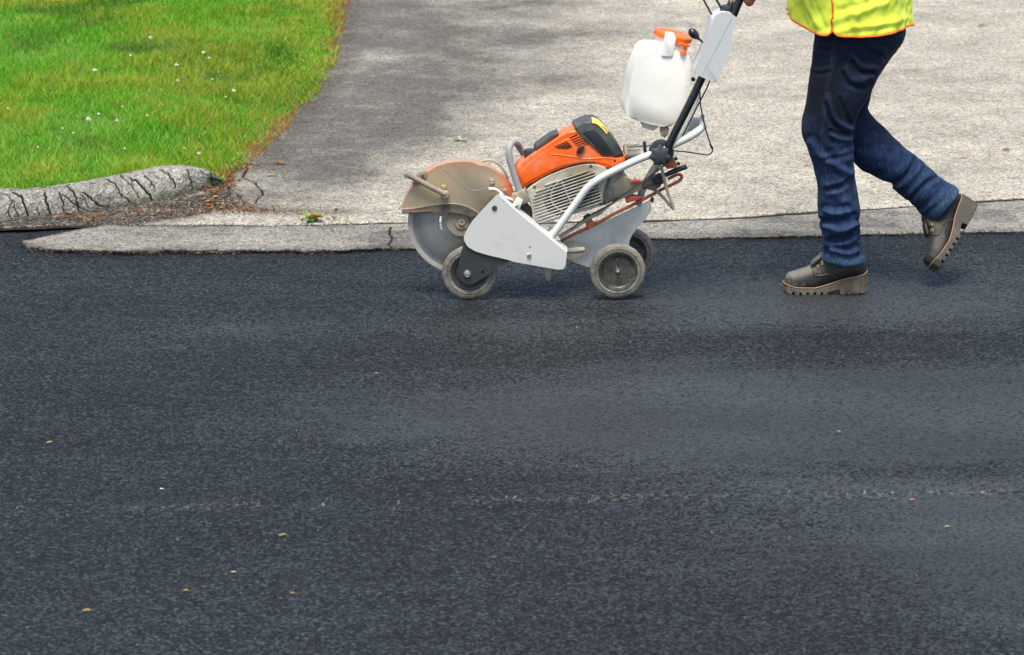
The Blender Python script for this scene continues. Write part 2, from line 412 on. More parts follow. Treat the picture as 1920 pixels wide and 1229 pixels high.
link('driveway', npmesh('driveway', np.stack([X, Y, Z], -1), gridquads(*X.shape), attrs=dict(stain=np.clip(stain, 0, 1), soil=np.clip(soil, 0, 1.2), crack=crack)),
     old_pave('old_driveway_paving', (.405, .370, .312), (.115, .108, .096)))
tag(bpy.data.objects['driveway'], kind='structure')
# ---- lighter apron strip between driveway and road, with a broken cut edge
xl = G(36, 456, ZS)[0]
xs = np.concatenate([np.linspace(xl, 2.3, 900), np.linspace(2.32, 9, 30)])
tip = np.clip((xs - xl) / .13, 0, 1)
yf = front(xs) + (fbm(xs * 16, xs * 0 + 7, 21, 5) - .5) * .034 + (fbm(xs * 70, xs * 0 + 3, 22, 3) - .5) * .016 + sst(.3, 0, xs - xl) * (fbm(xs * 30, xs * 0, 88, 3) - .5) * .04
yb2 = back(xs) - .003 + (fbm(xs * 14, xs * 0, 5, 4) - .5) * .018
ym = yf + (yb2 - yf) * .22
tip2 = np.clip((xs - xl) / .30, 0, 1); yb2 = ym + (yb2 - ym) * tip2 ** .75; yf = ym + (yf - ym) * (1 - (1 - tip) ** 3)
tv = np.concatenate([[0, 0, 0, 0], np.linspace(0, 1, 46)[1:]])
X = np.tile(xs, (len(tv), 1)); Y = yf[None, :] + tv[:, None] * (yb2 - yf)[None, :]
thick = .012 * sst(G(820, 455)[0], G(300, 460)[0], xs) + .001
Z = (.002 + thick * .6)[None, :] + .010 + (fbm(X * 3, Y * 9, 31, 4) - .5) * .006 + 0 * Y
edge = (yf - .004 * vnoise(xs * 60, xs * 0, 3))
under = .012 * sst(.2, .8, fbm(xs * 9, xs * 0, 77, 3))
Y[0] = yf + under; Z[0] = -.03; Y[1] = yf + under * .6; Z[1] = 0.0; Y[2] = edge - .002; Z[2] = Z[3] * .6; 
Z[3] -= .003
crack = np.zeros_like(X)
cl = [(jag(wl([(734, 420), (731, 430), (735, 440), (728, 452), (736, 459)], ZS), 4, .006, 4), .006), (jag(wl([(1150, 423), (1400, 415), (1700, 399)], ZS), 12, .004, 5), .0018)]
for pts, wd in cl: crack = np.maximum(crack, np.exp(-(pldist(X, Y, pts) / wd) ** 2))
crack = np.maximum(crack, .5 * np.exp(-((yb2[None, :] - Y) / .005) ** 2))
Z -= crack * .012
soil = np.clip(1.1 - (Y - yf[None, :]) / .007, 0, 1) * .4; soil[:3] = 1.0; soil *= (.35 + .65 * sst(G(1100, 450)[0], G(700, 460)[0], xs))[None, :]
soil = np.maximum(soil, 1.1 * sst(.09 * fbm(X * 14, X * 0, 17, 3) + .01, 0, yb2[None, :] - Y) * sst(G(560, 415)[0], G(330, 415)[0], X))
link('pavement_strip', npmesh('pavement_strip', np.stack([X, Y, Z], -1), gridquads(*X.shape), attrs=dict(stain=.18 + .30 * sst(.10, 0, Y - yf[None, :]) + .5 * sst(.5, .7, fbm(X * 4, Y * 8, 401, 4)), soil=soil, crack=crack)),
     old_pave('grey_apron_paving', (.27, .255, .228), (.10, .096, .088), 1.0))
tag(bpy.data.objects['pavement_strip'], kind='structure')
# ---- rounded asphalt kerb, cracked across
def interp_pl(P, s):
    P = np.array(P, float); t = np.linspace(0, 1, len(P)); return np.stack([np.interp(s, t, P[:, 0]), np.interp(s, t, P[:, 1])], -1)
def smooth_pl(P, it=1):
    P = [np.array(p, float) for p in P]
    C = catmull(P, 6); return C
ns, nv = 620, 96
s = np.linspace(0, 1, ns)
hk = np.interp(s, [0, .2, .5, .75, .88, .97, 1], [.118, .115, .120, .115, .09, .045, .012])
Fp = interp_pl(smooth_pl(kerbF_px), s); Bp = interp_pl(smooth_pl(kerbB_px), s)
FWp = np.array([G(a, b, 0) for a, b in Fp]); BWp = np.array([G(a, b, h) for (a, b), h in zip(Bp, hk)])
ext = np.linspace(-3, 0, 160)[:-1]; dirv = np.array([1, .087, 0])          # runs on past the left of the picture
FWp = np.concatenate([FWp[0] + ext[:, None] * dirv, FWp]); BWp = np.concatenate([BWp[0] + ext[:, None] * dirv, BWp]); hk = np.concatenate([np.full(159, hk[0]), hk]); ns += 159
t = np.linspace(0, 1, nv); ph = t * PI * .78
a = (1 - np.cos(np.minimum(ph, PI / 2)) ** .85); a = np.where(ph > PI / 2, 1 + (ph - PI / 2) * .55, a)
b = np.where(ph <= PI / 2, np.sin(ph) ** .8, 1 - ((ph - PI / 2) / (PI * .28)) ** 2 * .9)
XY = FWp[:, None, :2] + (BWp - FWp)[:, None, :2] * a[None, :, None]
Zk = hk[:, None] * b[None, :]
al = np.cumsum(np.r_[0, np.hypot(*np.diff(FWp[:, :2], axis=0).T)])[:, None] + 0 * Zk
lump = (fbm(al * 6, t[None, :] * 2.2 + 0 * al, 41, 4) - .5) * .026 + (fbm(al * 30, t[None, :] * 8 + 0 * al, 42, 4) - .5) * .015
n2 = (BWp - FWp)[:, :2]; n2 = n2 / (np.linalg.norm(n2, axis=1)[:, None] + 1e-9)
sq = np.sin(np.clip(t, 0, 1) * PI)[None, :] ** .5
XY = XY - n2[:, None, :] * (lump * sq)[..., None]; Zk = Zk + lump * sq * .6
P3 = np.concatenate([XY, Zk[..., None]], -1)
qx, qy = proj(P3)
K = lambda L: [(x / 4.0, 280 + y / 4.0) for x, y in L]
kcr = [(K([(0, 330), (70, 350), (95, 400), (60, 470), (90, 545)]), 1.0), (K([(95, 320), (160, 350), (175, 400), (200, 470), (210, 540)]), 2.0), (K([(335, 320), (350, 400), (370, 460), (380, 515)]), 2.0),
       (K([(440, 320), (475, 390), (470, 440), (480, 510)]), 1.3), (K([(500, 270), (560, 330), (580, 400), (600, 480), (605, 500)]), 1.6), (K([(470, 340), (560, 410), (640, 460), (680, 480)]), 1.1),
       (K([(620, 320), (660, 350), (700, 380), (750, 420), (820, 440)]), 1.7), (K([(790, 220), (860, 250), (890, 300), (910, 350), (970, 390)]), 1.3), (K([(900, 190), (960, 240), (1010, 310), (1050, 370)]), .8),
       (K([(980, 215), (1040, 250), (1080, 290), (1130, 350), (1150, 415)]), 2.0), (K([(1080, 190), (1120, 230), (1160, 290)]), .9), (K([(1200, 150), (1270, 190), (1300, 230), (1310, 290)]), 1.4),
       (K([(1400, 150), (1430, 230), (1440, 300)]), 1.2), (K([(100, 380), (110, 440), (140, 500)]), .8), (K([(280, 440), (290, 510)]), .8), (K([(600, 330), (640, 380), (665, 440)]), .8), (K([(1500, 160), (1560, 200), (1640, 220)]), .9),
       (K([(20, 300), (220, 300), (420, 285), (560, 262)]), .8), (K([(860, 400), (890, 440)]), .8)]
cr = np.zeros_like(qx)
for k, (pl, wd) in enumerate(kcr):
    d = pldist(qx, qy, jag(pl, 4, 2.0, k + 60)); cr = np.maximum(cr, np.exp(-(d / (wd * .78)) ** 2))
wob = fbm(qx / 5, qy / 5, 55, 3)
P3[..., 2] -= cr * .016 * (.6 + .8 * wob); P3[..., :2] += n2[:, None, :] * (cr * .012)[..., None]
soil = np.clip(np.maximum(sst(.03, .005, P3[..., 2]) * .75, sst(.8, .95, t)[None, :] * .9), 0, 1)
moss = sst(.055, .02, P3[..., 2]) * sst(G(150, 400)[0], G(260, 400)[0], P3[..., 0])
soil = np.maximum(soil, 0)
def kerb_mat():
    m = Mt('weathered_kerb', .92, spec=.25)
    va = m.vor(120); nn = m.noise(24, 6, .7); big = m.noise(5, 4, .6)
    col = m.mix(m.ramp(big, [(.3, 0), (.7, 1)]), (.30, .285, .245), (.20, .192, .168))
    col = m.mix(m.ramp(nn, [(.54, 0), (.66, .8)]), col, (.075, .073, .066))
    col = m.mix(1.0, col, m.ramp(va, [(0, .45), (.5, 1), (.9, 1.15), (1, 1.7)]), 'MULTIPLY')
    col = m.mix(m.math('MULTIPLY', m.attr('moss'), m.ramp(m.noise(14, 4), [(.35, 0), (.6, .8)])), col, (.11, .12, .035))
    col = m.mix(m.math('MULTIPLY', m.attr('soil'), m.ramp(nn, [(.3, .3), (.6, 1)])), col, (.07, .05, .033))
    col = m.mix(m.ramp(m.attr('crack'), [(.2, 0), (.55, 1)]), col, (.010, .009, .008))
    m.set(color=col, normal=m.bump(m.math('ADD', nn, m.math('MULTIPLY', m.vor(110, 'Distance'), -.7)), .9, .005)); return m.m
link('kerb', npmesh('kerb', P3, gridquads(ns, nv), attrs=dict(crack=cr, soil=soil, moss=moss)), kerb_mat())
tag(bpy.data.objects['kerb'], kind='structure')
# ---- lawn: soil mound, then blades
Bw = [tuple(p[:2]) for p in BWp[::12]]
Ew = wl(edge_px, .03)
lawn_poly = Bw + Ew[1:] + [(Ew[-1][0] + .3, 14), (-6.5, 14), (-6.5, Bw[0][1])]
def lawn_h(x, y):
    d = pldist(x, y, Ew); dk = pldist(x, y, Bw)
    z = .016 + .10 * sst(0, .9, d) * (1 - .25 * sst(0, .6, dk)) + (fbm(x * 1.3, y * 1.3, 61, 3) - .5) * .05 * sst(0, .6, d)
    zk = np.where(dk < .4, .085, z)
    return z * (1 - sst(.35, 0, dk) * sst(.1, .5, d)) + zk * sst(.35, 0, dk) * sst(.1, .5, d)
xs = np.linspace(-6.5, -.6, 240); ysv = np.concatenate([np.linspace(1.0, 7.5, 240), np.linspace(7.7, 14, 24)])
X, Y = np.meshgrid(xs, ysv); ins = inpoly(X, Y, lawn_poly) | (pldist(X, Y, Bw) < .05)
Z = lawn_h(X, Y); q = gridquads(*X.shape); ok = ins.ravel()[q].all(1)
m = Mt('lawn_soil', .95); m.set(color=m.ramp(m.noise(9, 6, .7), [(.3, (.020, .030, .008)), (.55, (.045, .060, .014)), (.75, (.10, .075, .035))]))
tag(link('lawn_ground', npmesh('lawn_ground', np.stack([X, Y, Z], -1), q[ok]), m.m), kind='structure')
def blades(pos, hgt, wid, lean, az, col, bend):
    n = len(pos); dx, dy = np.cos(az), np.sin(az); sx, sy_ = -dy, dx
    # blade faces turn freely around its lean direction
    tw = rng.uniform(0, PI, n); sx, sy_ = np.cos(tw), np.sin(tw)
    V = np.zeros((n, 5, 3)); hs = [0, .55, 1.0]
    for k, (t_, wf) in enumerate([(0, 1.0), (.55, .8)]):
        off = lean * hgt * t_ + bend * hgt * t_ ** 2
        bx = pos[:, 0] + dx * off; by = pos[:, 1] + dy * off; bz = pos[:, 2] + hgt * t_
        V[:, 2 * k, 0] = bx - sx * wid * wf / 2; V[:, 2 * k, 1] = by - sy_ * wid * wf / 2; V[:, 2 * k, 2] = bz
        V[:, 2 * k + 1, 0] = bx + sx * wid * wf / 2; V[:, 2 * k + 1, 1] = by + sy_ * wid * wf / 2; V[:, 2 * k + 1, 2] = bz
    off = lean * hgt + bend * hgt
    V[:, 4, 0] = pos[:, 0] + dx * off; V[:, 4, 1] = pos[:, 1] + dy * off; V[:, 4, 2] = pos[:, 2] + hgt * (1 - .25 * bend)
    base = np.arange(n)[:, None] * 5
    Q = base + np.array([[0, 1, 3, 2]]); T = base + np.array([[2, 3, 4]])
    C = np.repeat(np.concatenate([col, np.ones((n, 1))], 1)[:, None, :], 5, 1)
    return V.reshape(-1, 3), Q, T, C.reshape(-1, 4)
def sample(n, x0, x1, y0, y1):
    x = rng.uniform(x0, x1, n); y = rng.uniform(y0, y1, n); k = inpoly(x, y, lawn_poly); return x[k], y[k]
x1, y1 = sample(310000, -3.45, -.75, 1.2, 7.6); x2, y2 = sample(60000, -6.4, -.6, 1.0, 13.5)
x = np.r_[x1, x2]; y = np.r_[y1, y2]
de = pldist(x, y, Ew); dk = pldist(x, y, Bw)
keep = (rng.random(len(x)) < np.clip(.45 + de / .10, 0, 1) * sst(0, .05, de + (fbm(x * 9, y * 9, 303, 2) - .35) * .16)); x, y, de, dk = x[keep], y[keep], de[keep], dk[keep]
n = len(x)
A = fbm(x * 1.1, y * .8, 71, 4); B2 = fbm(x * 5, y * 3.5, 73, 3); C2 = fbm(x * 16, y * 12, 75, 2)
_, py_ = proj(np.stack([x, y, 0 * x + .08], -1))
far = sst(3.0, 6.0, y)                                     # the upper lawn is drier
dry = sst(.48, .68, A * .62 + B2 * .38 + .10 * far + rng.normal(0, .05, n))
pale = sst(.52, .75, fbm(x * 2.1, y * 1.5, 81, 3) + rng.normal(0, .04, n))
g1 = np.array([.080, .26, .010]); g2 = np.array([.20, .54, .022]); g3 = np.array([.26, .48, .07]); yl = np.array([.44, .42, .03]); tan = np.array([.50, .32, .11]); org = np.array([.50, .21, .04])
rnd = rng.random((n, 1))
col = g1 + (g2 - g1) * (rnd * .75 + .25 * C2[:, None])
col = col + (g3 - col) * (pale * .45)[:, None]
col = col + (yl - col) * (dry * .52)[:, None]
deep = sst(.55, .72, fbm(x * 1.6, y * 1.3, 91, 3)); col *= (1 - .42 * deep * (1 - dry))[:, None]
tn = rng.random(n) < (.03 + .10 * dry); col[tn] = tan * rng.uniform(.7, 1.15, (tn.sum(), 1))
br = rng.random(n) < sst(.15 * (.2 + 1.6 * B2), .02, de) * (.95 - .45 * sst(3.0, 4.2, y) * sst(5.2, 4.6, y)); col[br] = (org + (tan - org) * rng.random((br.sum(), 1)) * .8) * rng.uniform(.55, 1.1, (br.sum(), 1))
hgt = rng.uniform(.022, .055, n) * (.55 + .95 * B2) * (1 + .3 * sst(.35, .05, dk)) * np.where(br, .7, 1)
wid = rng.uniform(.0022, .0042, n) * (1 + .25 * far)
pos = np.stack([x, y, lawn_h(x, y) - .004], -1)
parts = [blades(pos, hgt, wid, rng.uniform(0, .7, n), rng.uniform(0, 2 * PI, n), col, rng.uniform(0, .6, n))]
# broad-leaved weeds and clover low in the turf, thickest beside the kerb
x, y = sample(42000, -3.3, -.8, 1.2, 7.0); dk = pldist(x, y, Bw); de = pldist(x, y, Ew)
pr = .012 + .9 * sst(.5, .0, dk) * sst(.35, .6, fbm(x * 4, y * 4, 101, 3)) + .5 * sst(.45, .05, de) * sst(.45, .62, fbm(x * 5, y * 3, 102, 3))
k = rng.random(len(x)) < pr; x, y = x[k], y[k]; n = len(x)
col = np.array([.12, .37, .015]) * rng.uniform(.6, 1.25, (n, 1)) + np.array([.06, .03, 0]) * rng.random((n, 1))
pos = np.stack([x, y, lawn_h(x, y) + rng.uniform(.005, .03, n)], -1)
parts.append(blades(pos, rng.uniform(.010, .022, n), rng.uniform(.004, .009, n), rng.uniform(.4, 1.6, n), rng.uniform(0, 2 * PI, n), col, rng.uniform(0, .4, n)))
off = 0; Vs, Qs, Ts, Cs = [], [], [], []
for V, Q, T, C in parts: Vs.append(V); Qs.append(Q + off); Ts.append(T + off); Cs.append(C); off += len(V)
def leafy(name, attr='col', trans=.35, rough=.55):
    m = Mt(name, rough); c = m.attr(attr, 'Color'); m.set(color=c, spec=.3)
    tr = m.n('ShaderNodeBsdfTranslucent'); m.put(tr.inputs[0], c); mx = m.n('ShaderNodeMixShader'); mx.inputs[0].default_value = trans
    m.nt.links.new(m.b.outputs[0], mx.inputs[1]); m.nt.links.new(tr.outputs[0], mx.inputs[2])
    m.nt.links.new(mx.outputs[0], m.nt.nodes['Material Output'].inputs[0]); return m.m
LEAF = leafy('grass_blade')
g = link('grass', npmesh('grass', np.concatenate(Vs), np.concatenate(Qs), np.concatenate(Ts), smooth=False, colors=dict(col=np.concatenate(Cs))), LEAF)
tag(g, 'green lawn grass with yellowed patches behind the cracked kerb', 'grass', kind='stuff')
# ---- litter of dead leaf scraps and crumbs round the kerb end
def scraps(L, n, seed, size=(.006, .016)):
    r = np.random.default_rng(seed); P = []
    w = np.array([l[4] for l in L], float); w /= w.sum()
    for i in r.choice(len(L), n, p=w):
        cx, cy, rx, ry, _ = L[i]; p = G(cx + r.normal() * rx * .5, cy + r.normal() * ry * .5, .02); P.append(p)
    P = np.array(P); sz = r.uniform(*size, n); az = r.uniform(0, 2 * PI, n); c, s_ = np.cos(az), np.sin(az)
    base = np.stack([drive_z(P[:, 0], P[:, 1])], -1)[:, 0]
    V = np.zeros((n, 4, 3)); 
    for k, (a_, b_) in enumerate([(-1, 0), (0, -.4), (1, 0), (0, .4)]):
        V[:, k, 0] = P[:, 0] + (a_ * c - b_ * s_) * sz; V[:, k, 1] = P[:, 1] + (a_ * s_ + b_ * c) * sz; V[:, k, 2] = base + r.uniform(.001, .014, n)
    colr = np.array([[.36, .14, .035], [.25, .10, .03], [.42, .27, .12], [.12, .07, .035]])[r.integers(0, 4, n)] * r.uniform(.6, 1.2, (n, 1))
    C = np.repeat(np.concatenate([colr, np.ones((n, 1))], 1)[:, None, :], 4, 1)
    return V.reshape(-1, 3), np.arange(n * 4).reshape(-1, 4), C.reshape(-1, 4)
V, Q, C = scraps([(436, 312, 36, 9, 3), (425, 330, 14, 18, 2), (430, 350, 14, 20, 2), (415, 385, 70, 12, 3), (300, 400, 120, 10, 2.4), (470, 398, 70, 7, 1.5), (180, 410, 90, 6, 1.5), (400, 365, 26, 10, 1.5), (560, 396, 90, 7, .7), (600, 412, 70, 4, .4)], 800, 5, (.004, .013))
tag(link('leaf_litter', npmesh('leaf_litter', V, Q, smooth=False, colors=dict(col=C)), LEAF), 'rusty brown dead leaf scraps in the gutter round the kerb end', 'leaf litter', kind='stuff')
# loose grit on the driveway front and strip
r = np.random.default_rng(12); n = 900
px_ = r.uniform(210, 1000, n); py_ = r.normal(0, 1, n) * 5 + np.where(r.random(n) < .55, 396, 424); 
px_[:60] = r.uniform(400, 470, 60); py_[:60] = r.normal(400, 1.5, 60)
V, Fq = [], []
for i in range(n):
    p = G(px_[i], py_[i], .02); p[2] = drive_z(np.array(p[0]), np.array(p[1])) + .002; s_ = r.uniform(.0015, .005) * (1.4 if i < 60 else 1)
    b0 = len(V); th = r.uniform(0, 6)
    for k in range(4): V.append((p[0] + math.cos(th + k * PI / 2) * s_, p[1] + math.sin(th + k * PI / 2) * s_, p[2] - .002))
    V.append((p[0] + r.normal() * .001, p[1], p[2] + s_ * .7))
    for k in range(4): Fq.append((b0 + k, b0 + (k + 1) % 4, b0 + 4))
m = Mt('grit', .9); m.set(color=m.ramp(m.noise(60, 2), [(.35, (.03, .03, .03)), (.6, (.30, .27, .22))]))
tag(link('grit', npmesh('grit', V, None, Fq, smooth=False), m.m), 'loose crumbs of broken paving along the gutter', 'grit', kind='stuff')
# ---- loose stone chips: along the paving seam, and thinly over the road
r = np.random.default_rng(33); V, Fq, C = [], [], []
for i in range(1500):
    if i < 620:
        x_ = r.uniform(G(290, 950)[0], 1.6); y_ = float(np.interp(x_, [G(0, 953)[0], G(500, 948)[0], G(1000, 935)[0], G(1500, 926)[0], G(1920, 922)[0]], [G(0, 953)[1], G(500, 948)[1], G(1000, 935)[1], G(1500, 926)[1], G(1920, 922)[1]])) + r.normal() * .013
        if fbm(np.array(x_ * 2.2), np.array(3.0), 4, 3) < .42 and r.random() < .95: continue
        if r.random() < .45: continue
        s_ = r.uniform(.0025, .0065)
    else: x_, y_, s_ = r.uniform(-2.2, 2.2), r.uniform(-4.6, .7), r.uniform(.0012, .0032)
    b0 = len(V); n_ = 5; th = r.uniform(0, 6)
    for k in range(n_): q = s_ * r.uniform(.7, 1.2); V.append((x_ + math.cos(th + k * 2 * PI / n_) * q, y_ + math.sin(th + k * 2 * PI / n_) * q, -.004))
    for k in range(n_): q = s_ * r.uniform(.4, .7); V.append((x_ + math.cos(th + .4 + k * 2 * PI / n_) * q, y_ + math.sin(th + .4 + k * 2 * PI / n_) * q, .001 + s_ * r.uniform(.5, .9)))
    V.append((x_, y_, .001 + s_ * .95)); g_ = r.choice([.02, .04, .07, .15], p=[.30, .34, .28, .08]); C += [(g_, g_ * 1.03, g_ * 1.06, 1)] * (2 * n_ + 1)
    for k in range(n_):
        k2 = (k + 1) % n_; Fq += [(b0 + k, b0 + k2, b0 + n_ + k), (b0 + k2, b0 + n_ + k2, b0 + n_ + k), (b0 + n_ + k, b0 + n_ + k2, b0 + 2 * n_)]
m = Mt('stone_chip', .8); m.set(color=m.attr('col', 'Color'))
tag(link('stone_chips', npmesh('stone_chips', V, None, Fq, smooth=False, colors=dict(col=C)), m.m), 'loose grey stone chips along the seam and over the new asphalt', 'stone chips', kind='stuff')
# ---- single fallen leaves
def leafmat(name, c):
    m = Mt(name, .6); m.set(color=m.mix(m.ramp(m.noise(90, 4), [(.35, 0), (.65, 1)]), c, tuple(v * .6 for v in c)), spec=.3)
    tr = m.n('ShaderNodeBsdfTranslucent'); m.put(tr.inputs[0], c); mx = m.n('ShaderNodeMixShader'); mx.inputs[0].default_value = .25
    m.nt.links.new(m.b.outputs[0], mx.inputs[1]); m.nt.links.new(tr.outputs[0], mx.inputs[2]); m.nt.links.new(mx.outputs[0], m.nt.nodes['Material Output'].inputs[0]); return m.m
LC = dict(orange=leafmat('leaf_orange', (.50, .19, .05)), brown=leafmat('leaf_brown', (.26, .10, .045)), tan=leafmat('leaf_tan', (.50, .33, .15)), yellow=leafmat('leaf_yellow', (.30, .23, .05)),
          green=leafmat('leaf_green', (.28, .42, .10)), pale=leafmat('leaf_pale', (.55, .68, .48)), red=leafmat('leaf_red', (.38, .09, .035)), white=leafmat('leaf_white', (.75, .72, .60)))
def leaf(px, py, lpx, color, label, where='road', az=None, lobes=0, curl=.35, stem=True, asp=.42):
    r = random.Random(int(px * 31 + py)); z0 = 0.0 if where == 'road' else .02
    p = G(px, py, z0)
    if where == 'drive': p[2] = float(drive_z(np.array(p[0]), np.array(p[1]))) + .003
    elif where == 'strip': p[2] = .034
    else: p[2] = .004
    L = (1.15 if where != 'road' else .85) * lpx * np.linalg.norm(p - CAM) / F; az = r.uniform(-.5, .5) + (PI if r.random() < .5 else 0) if az is None else az
    bm = bmesh.new(); nu, nw = 10, 4; rows = []
    for i in range(nu + 1):
        t_ = i / nu; w = math.sin(PI * t_ ** .8) ** .8 * asp * .5 + .004
        if lobes: w *= 1 + .55 * math.sin(t_ * PI * lobes * 2) 
        row = []
        for j in range(nw + 1):
            v = (j / nw - .5) * 2
            row.append(bm.verts.new(((t_ - .5) * L, v * w * L, L * (.03 + curl * (abs(v) ** 1.5) * w * 1.6 + curl * .7 * (t_ - .5) ** 2 + .03 * math.sin(7 * t_ + 3 * v) + (v + 1) * (.28 if where == 'road' and curl > .12 else .12) * w))))
        rows.append(row)
    for a_, b_ in zip(rows[:-1], rows[1:]):
        for j in range(nw): bm.faces.new((a_[j], a_[j + 1], b_[j + 1], b_[j]))
    if stem: add_tube(bm, [(.48 * L, 0, .03 * L), (.7 * L, .05 * L, .05 * L), (.85 * L, .12 * L, .03 * L)], .022 * L, 5, 2)
    o = obj('fallen_leaf', bm, LC[color], smooth=180); o.location = Vector(p); o.rotation_euler = (0, 0, az)
    tag(o, label, 'leaf', 'dead leaves lying on the paving'); return o
for a_ in [
    (862, 265, 26, 'pale', 'pale mint green lobed leaf on the driveway left of the engine', 'drive', 2.9, 2),
    (524, 310, 22, 'orange', 'long orange leaf on the driveway beside the lawn edge', 'drive', 3.0), (508, 331, 15, 'tan', 'small pale leaf on the driveway just below the orange one', 'drive', .2),
    (1512, 313, 10, 'red', 'small red brown leaf on the driveway in front of the knee', 'drive', .1), (1800, 297, 20, 'tan', 'tan twig-like leaf on the driveway above the lifted boot', 'drive', .25, 0, .2, True, .2),
    (1887, 283, 15, 'brown', 'curled dark brown leaf at the right side of the driveway', 'drive', .5), (1841, 49, 11, 'yellow', 'tiny yellow leaf high on the driveway right of the vest', 'drive', .3),
    (1428, 205, 8, 'tan', 'small tan leaf on the driveway between machine and worker', 'drive', .3),
    (128, 402, 18, 'orange', 'bright orange leaf leaning against the kerb face', 'drive', 2.2), (32, 431, 18, 'orange', 'orange leaf on the asphalt below the kerb at far left', 'road', 2.8),
    (592, 417, 26, 'orange', 'broad orange leaf under the weed at the joint', 'strip', 2.9, 0, .5, True, .6), (428, 318, 14, 'pale', 'round pale green leaf among the rusty scraps', 'drive', 2.7, 0, .3, False, .8),
    (392, 380, 14, 'orange', 'orange leaf in the silt below the kerb end', 'drive', .6), (445, 300, 16, 'orange', 'orange curled leaf where lawn, kerb and driveway meet', 'drive', 1.2), (405, 375, 12, 'tan', 'tan leaf beside the kerb end', 'drive', .9),
    (148, 824, 15, 'red', 'reddish brown leaf with pale stem at left of the road', 'road', 3.3), (93, 832, 16, 'tan', 'thin yellowish leaf beside the reddish leaf at left of the road', 'road', .5, 0, .2, False, .25),
    (706, 703, 9, 'orange', 'tiny orange leaf alone on the upper middle of the road', 'road'), (303, 920, 9, 'white', 'tiny whitish chip of leaf left of the road seam', 'road'),
    (882, 903, 9, 'red', 'tiny red leaf just above the road seam', 'road'), (572, 828, 6, 'red', 'red speck of leaf on the middle left of the road', 'road'),
    (1271, 950, 17, 'brown', 'dark brown leaf below the road seam', 'road', 2.95, 0, .3, True, .3), (1710, 940, 12, 'orange', 'bright orange leaf close under the seam at right', 'road'),
    (1676, 938, 13, 'tan', 'tan scrap of leaf beside the bright orange leaf at the seam', 'road'), (1457, 972, 7, 'orange', 'small orange leaf right of centre below the seam', 'road'), (1776, 990, 13, 'tan', 'flat tan leaf at the right of the road below the seam', 'road', None, 0, .1),
    (530, 1006, 20, 'yellow', 'olive yellow leaf pressed flat on the lower left road', 'road', .2, 0, .1, False, .5), (925, 1047, 12, 'yellow', 'thin yellow green leaf at lower centre of the road', 'road', .1, 0, .1, False, .2),
    (1150, 1057, 8, 'orange', 'small orange leaf at lower centre of the road', 'road'), (1073, 1080, 10, 'tan', 'small tan leaf left of the lower central orange leaf', 'road'),
    (438, 1076, 13, 'tan', 'pinkish tan leaf at lower left, rightmost of the loose trio', 'road', .05, 0, .15), (383, 1084, 11, 'orange', 'orange leaf at lower left in the middle of the trio', 'road'), (349, 1111, 14, 'yellow', 'yellow orange leaf at lower left, lowest of the trio', 'road'),
    (549, 1116, 12, 'yellow', 'yellow curled leaf right of the lower left trio', 'road'), (163, 1149, 20, 'yellow', 'yellowish leaf nearest the lower left corner', 'road', .2), (1573, 812, 8, 'tan', 'tiny tan leaf in the pale patch at right of the road', 'road'),
    (1140, 567, 8, 'orange', 'small orange leaf directly under the rear wheel', 'road'), (1480, 925, 8, 'yellow', 'yellow crumb of leaf lying in the seam', 'road'), (1830, 1005, 12, 'brown', 'faded brown leaf near the right edge of the road', 'road', None, 0, .1)]:
    leaf(*a_)
# ---- weed at the joint
bm = bmesh.new(); r = random.Random(4)
for k in range(26):
    a_ = r.uniform(0, 2 * PI); L = r.uniform(.02, .055); up_ = r.uniform(.3, 1.1); b0 = Vector((r.uniform(-.012, .012), r.uniform(-.008, .008), 0)); d = Vector((math.cos(a_), math.sin(a_), 0)); s_ = Vector((-d.y, d.x, 0)); w = r.uniform(.002, .005)
    pts = [b0 + d * L * t_ + Vector((0, 0, L * up_ * (t_ - .55 * t_ * t_))) for t_ in (0, .35, .7, 1)]
    vs = [(bm.verts.new(p - s_ * w * f), bm.verts.new(p + s_ * w * f)) for p, f in zip(pts, (.5, 1, .8, .1))]
    for (a, b), (c, d2) in zip(vs[:-1], vs[1:]): bm.faces.new((a, b, d2, c))
m = Mt('weed_green', .5); m.set(color=m.mix(m.noise(40, 2), (.06, .22, .02), (.20, .36, .05)))
p = G(582, 412, .03); o = obj('weed', bm, m.m, smooth=180); o.scale = (1.5, 1.5, 1.6); o.location = Vector((p[0], p[1], .026)); tag(o, 'small green weed growing from the joint of driveway and apron', 'plant')
# ---- white clover heads in the lawn
m = Mt('clover_petal', .7); m.set(color=m.mix(m.noise(300, 2), (.80, .78, .66), (.60, .54, .42)))
ms = Mt('clover_stalk', .6); ms.set(color=(.08, .20, .02))
def clover(px, py, dpx, label):
    p = G(px, py, .07); zg = float(lawn_h(np.array([p[0]]), np.array([p[1]]))[0]); hh = .052; p = G(px, py, zg + hh); R = dpx * .42 * np.linalg.norm(p - CAM) / F
    bm = bmesh.new(); r = random.Random(int(px)); bmesh.ops.create_icosphere(bm, subdivisions=1, radius=R * .6, matrix=Matrix.Translation((0, 0, hh)))
    for k in range(40):
        d = Vector((r.gauss(0, 1), r.gauss(0, 1), r.gauss(.25, .9))).normalized(); s_ = d.orthogonal().normalized() * R * .17
        c = Vector((0, 0, hh)); a = bm.verts.new(c + d * R * .45 - s_); b = bm.verts.new(c + d * R * .45 + s_); t2 = bm.verts.new(c + d * R * 1.08); bm.faces.new((a, b, t2))
    e = empty('clover_flower', (p[0], p[1], zg)); tag(e, label, 'flower', 'white clover flowers in the lawn')
    obj('flower_head', bm, m.m, e, smooth=0)
    bm = bmesh.new(); add_tube(bm, [(0, 0, 0), (.003, .001, hh * .5), (0, 0, hh - R * .5)], .0011, 5, 3); obj('stem', bm, ms.m, e)
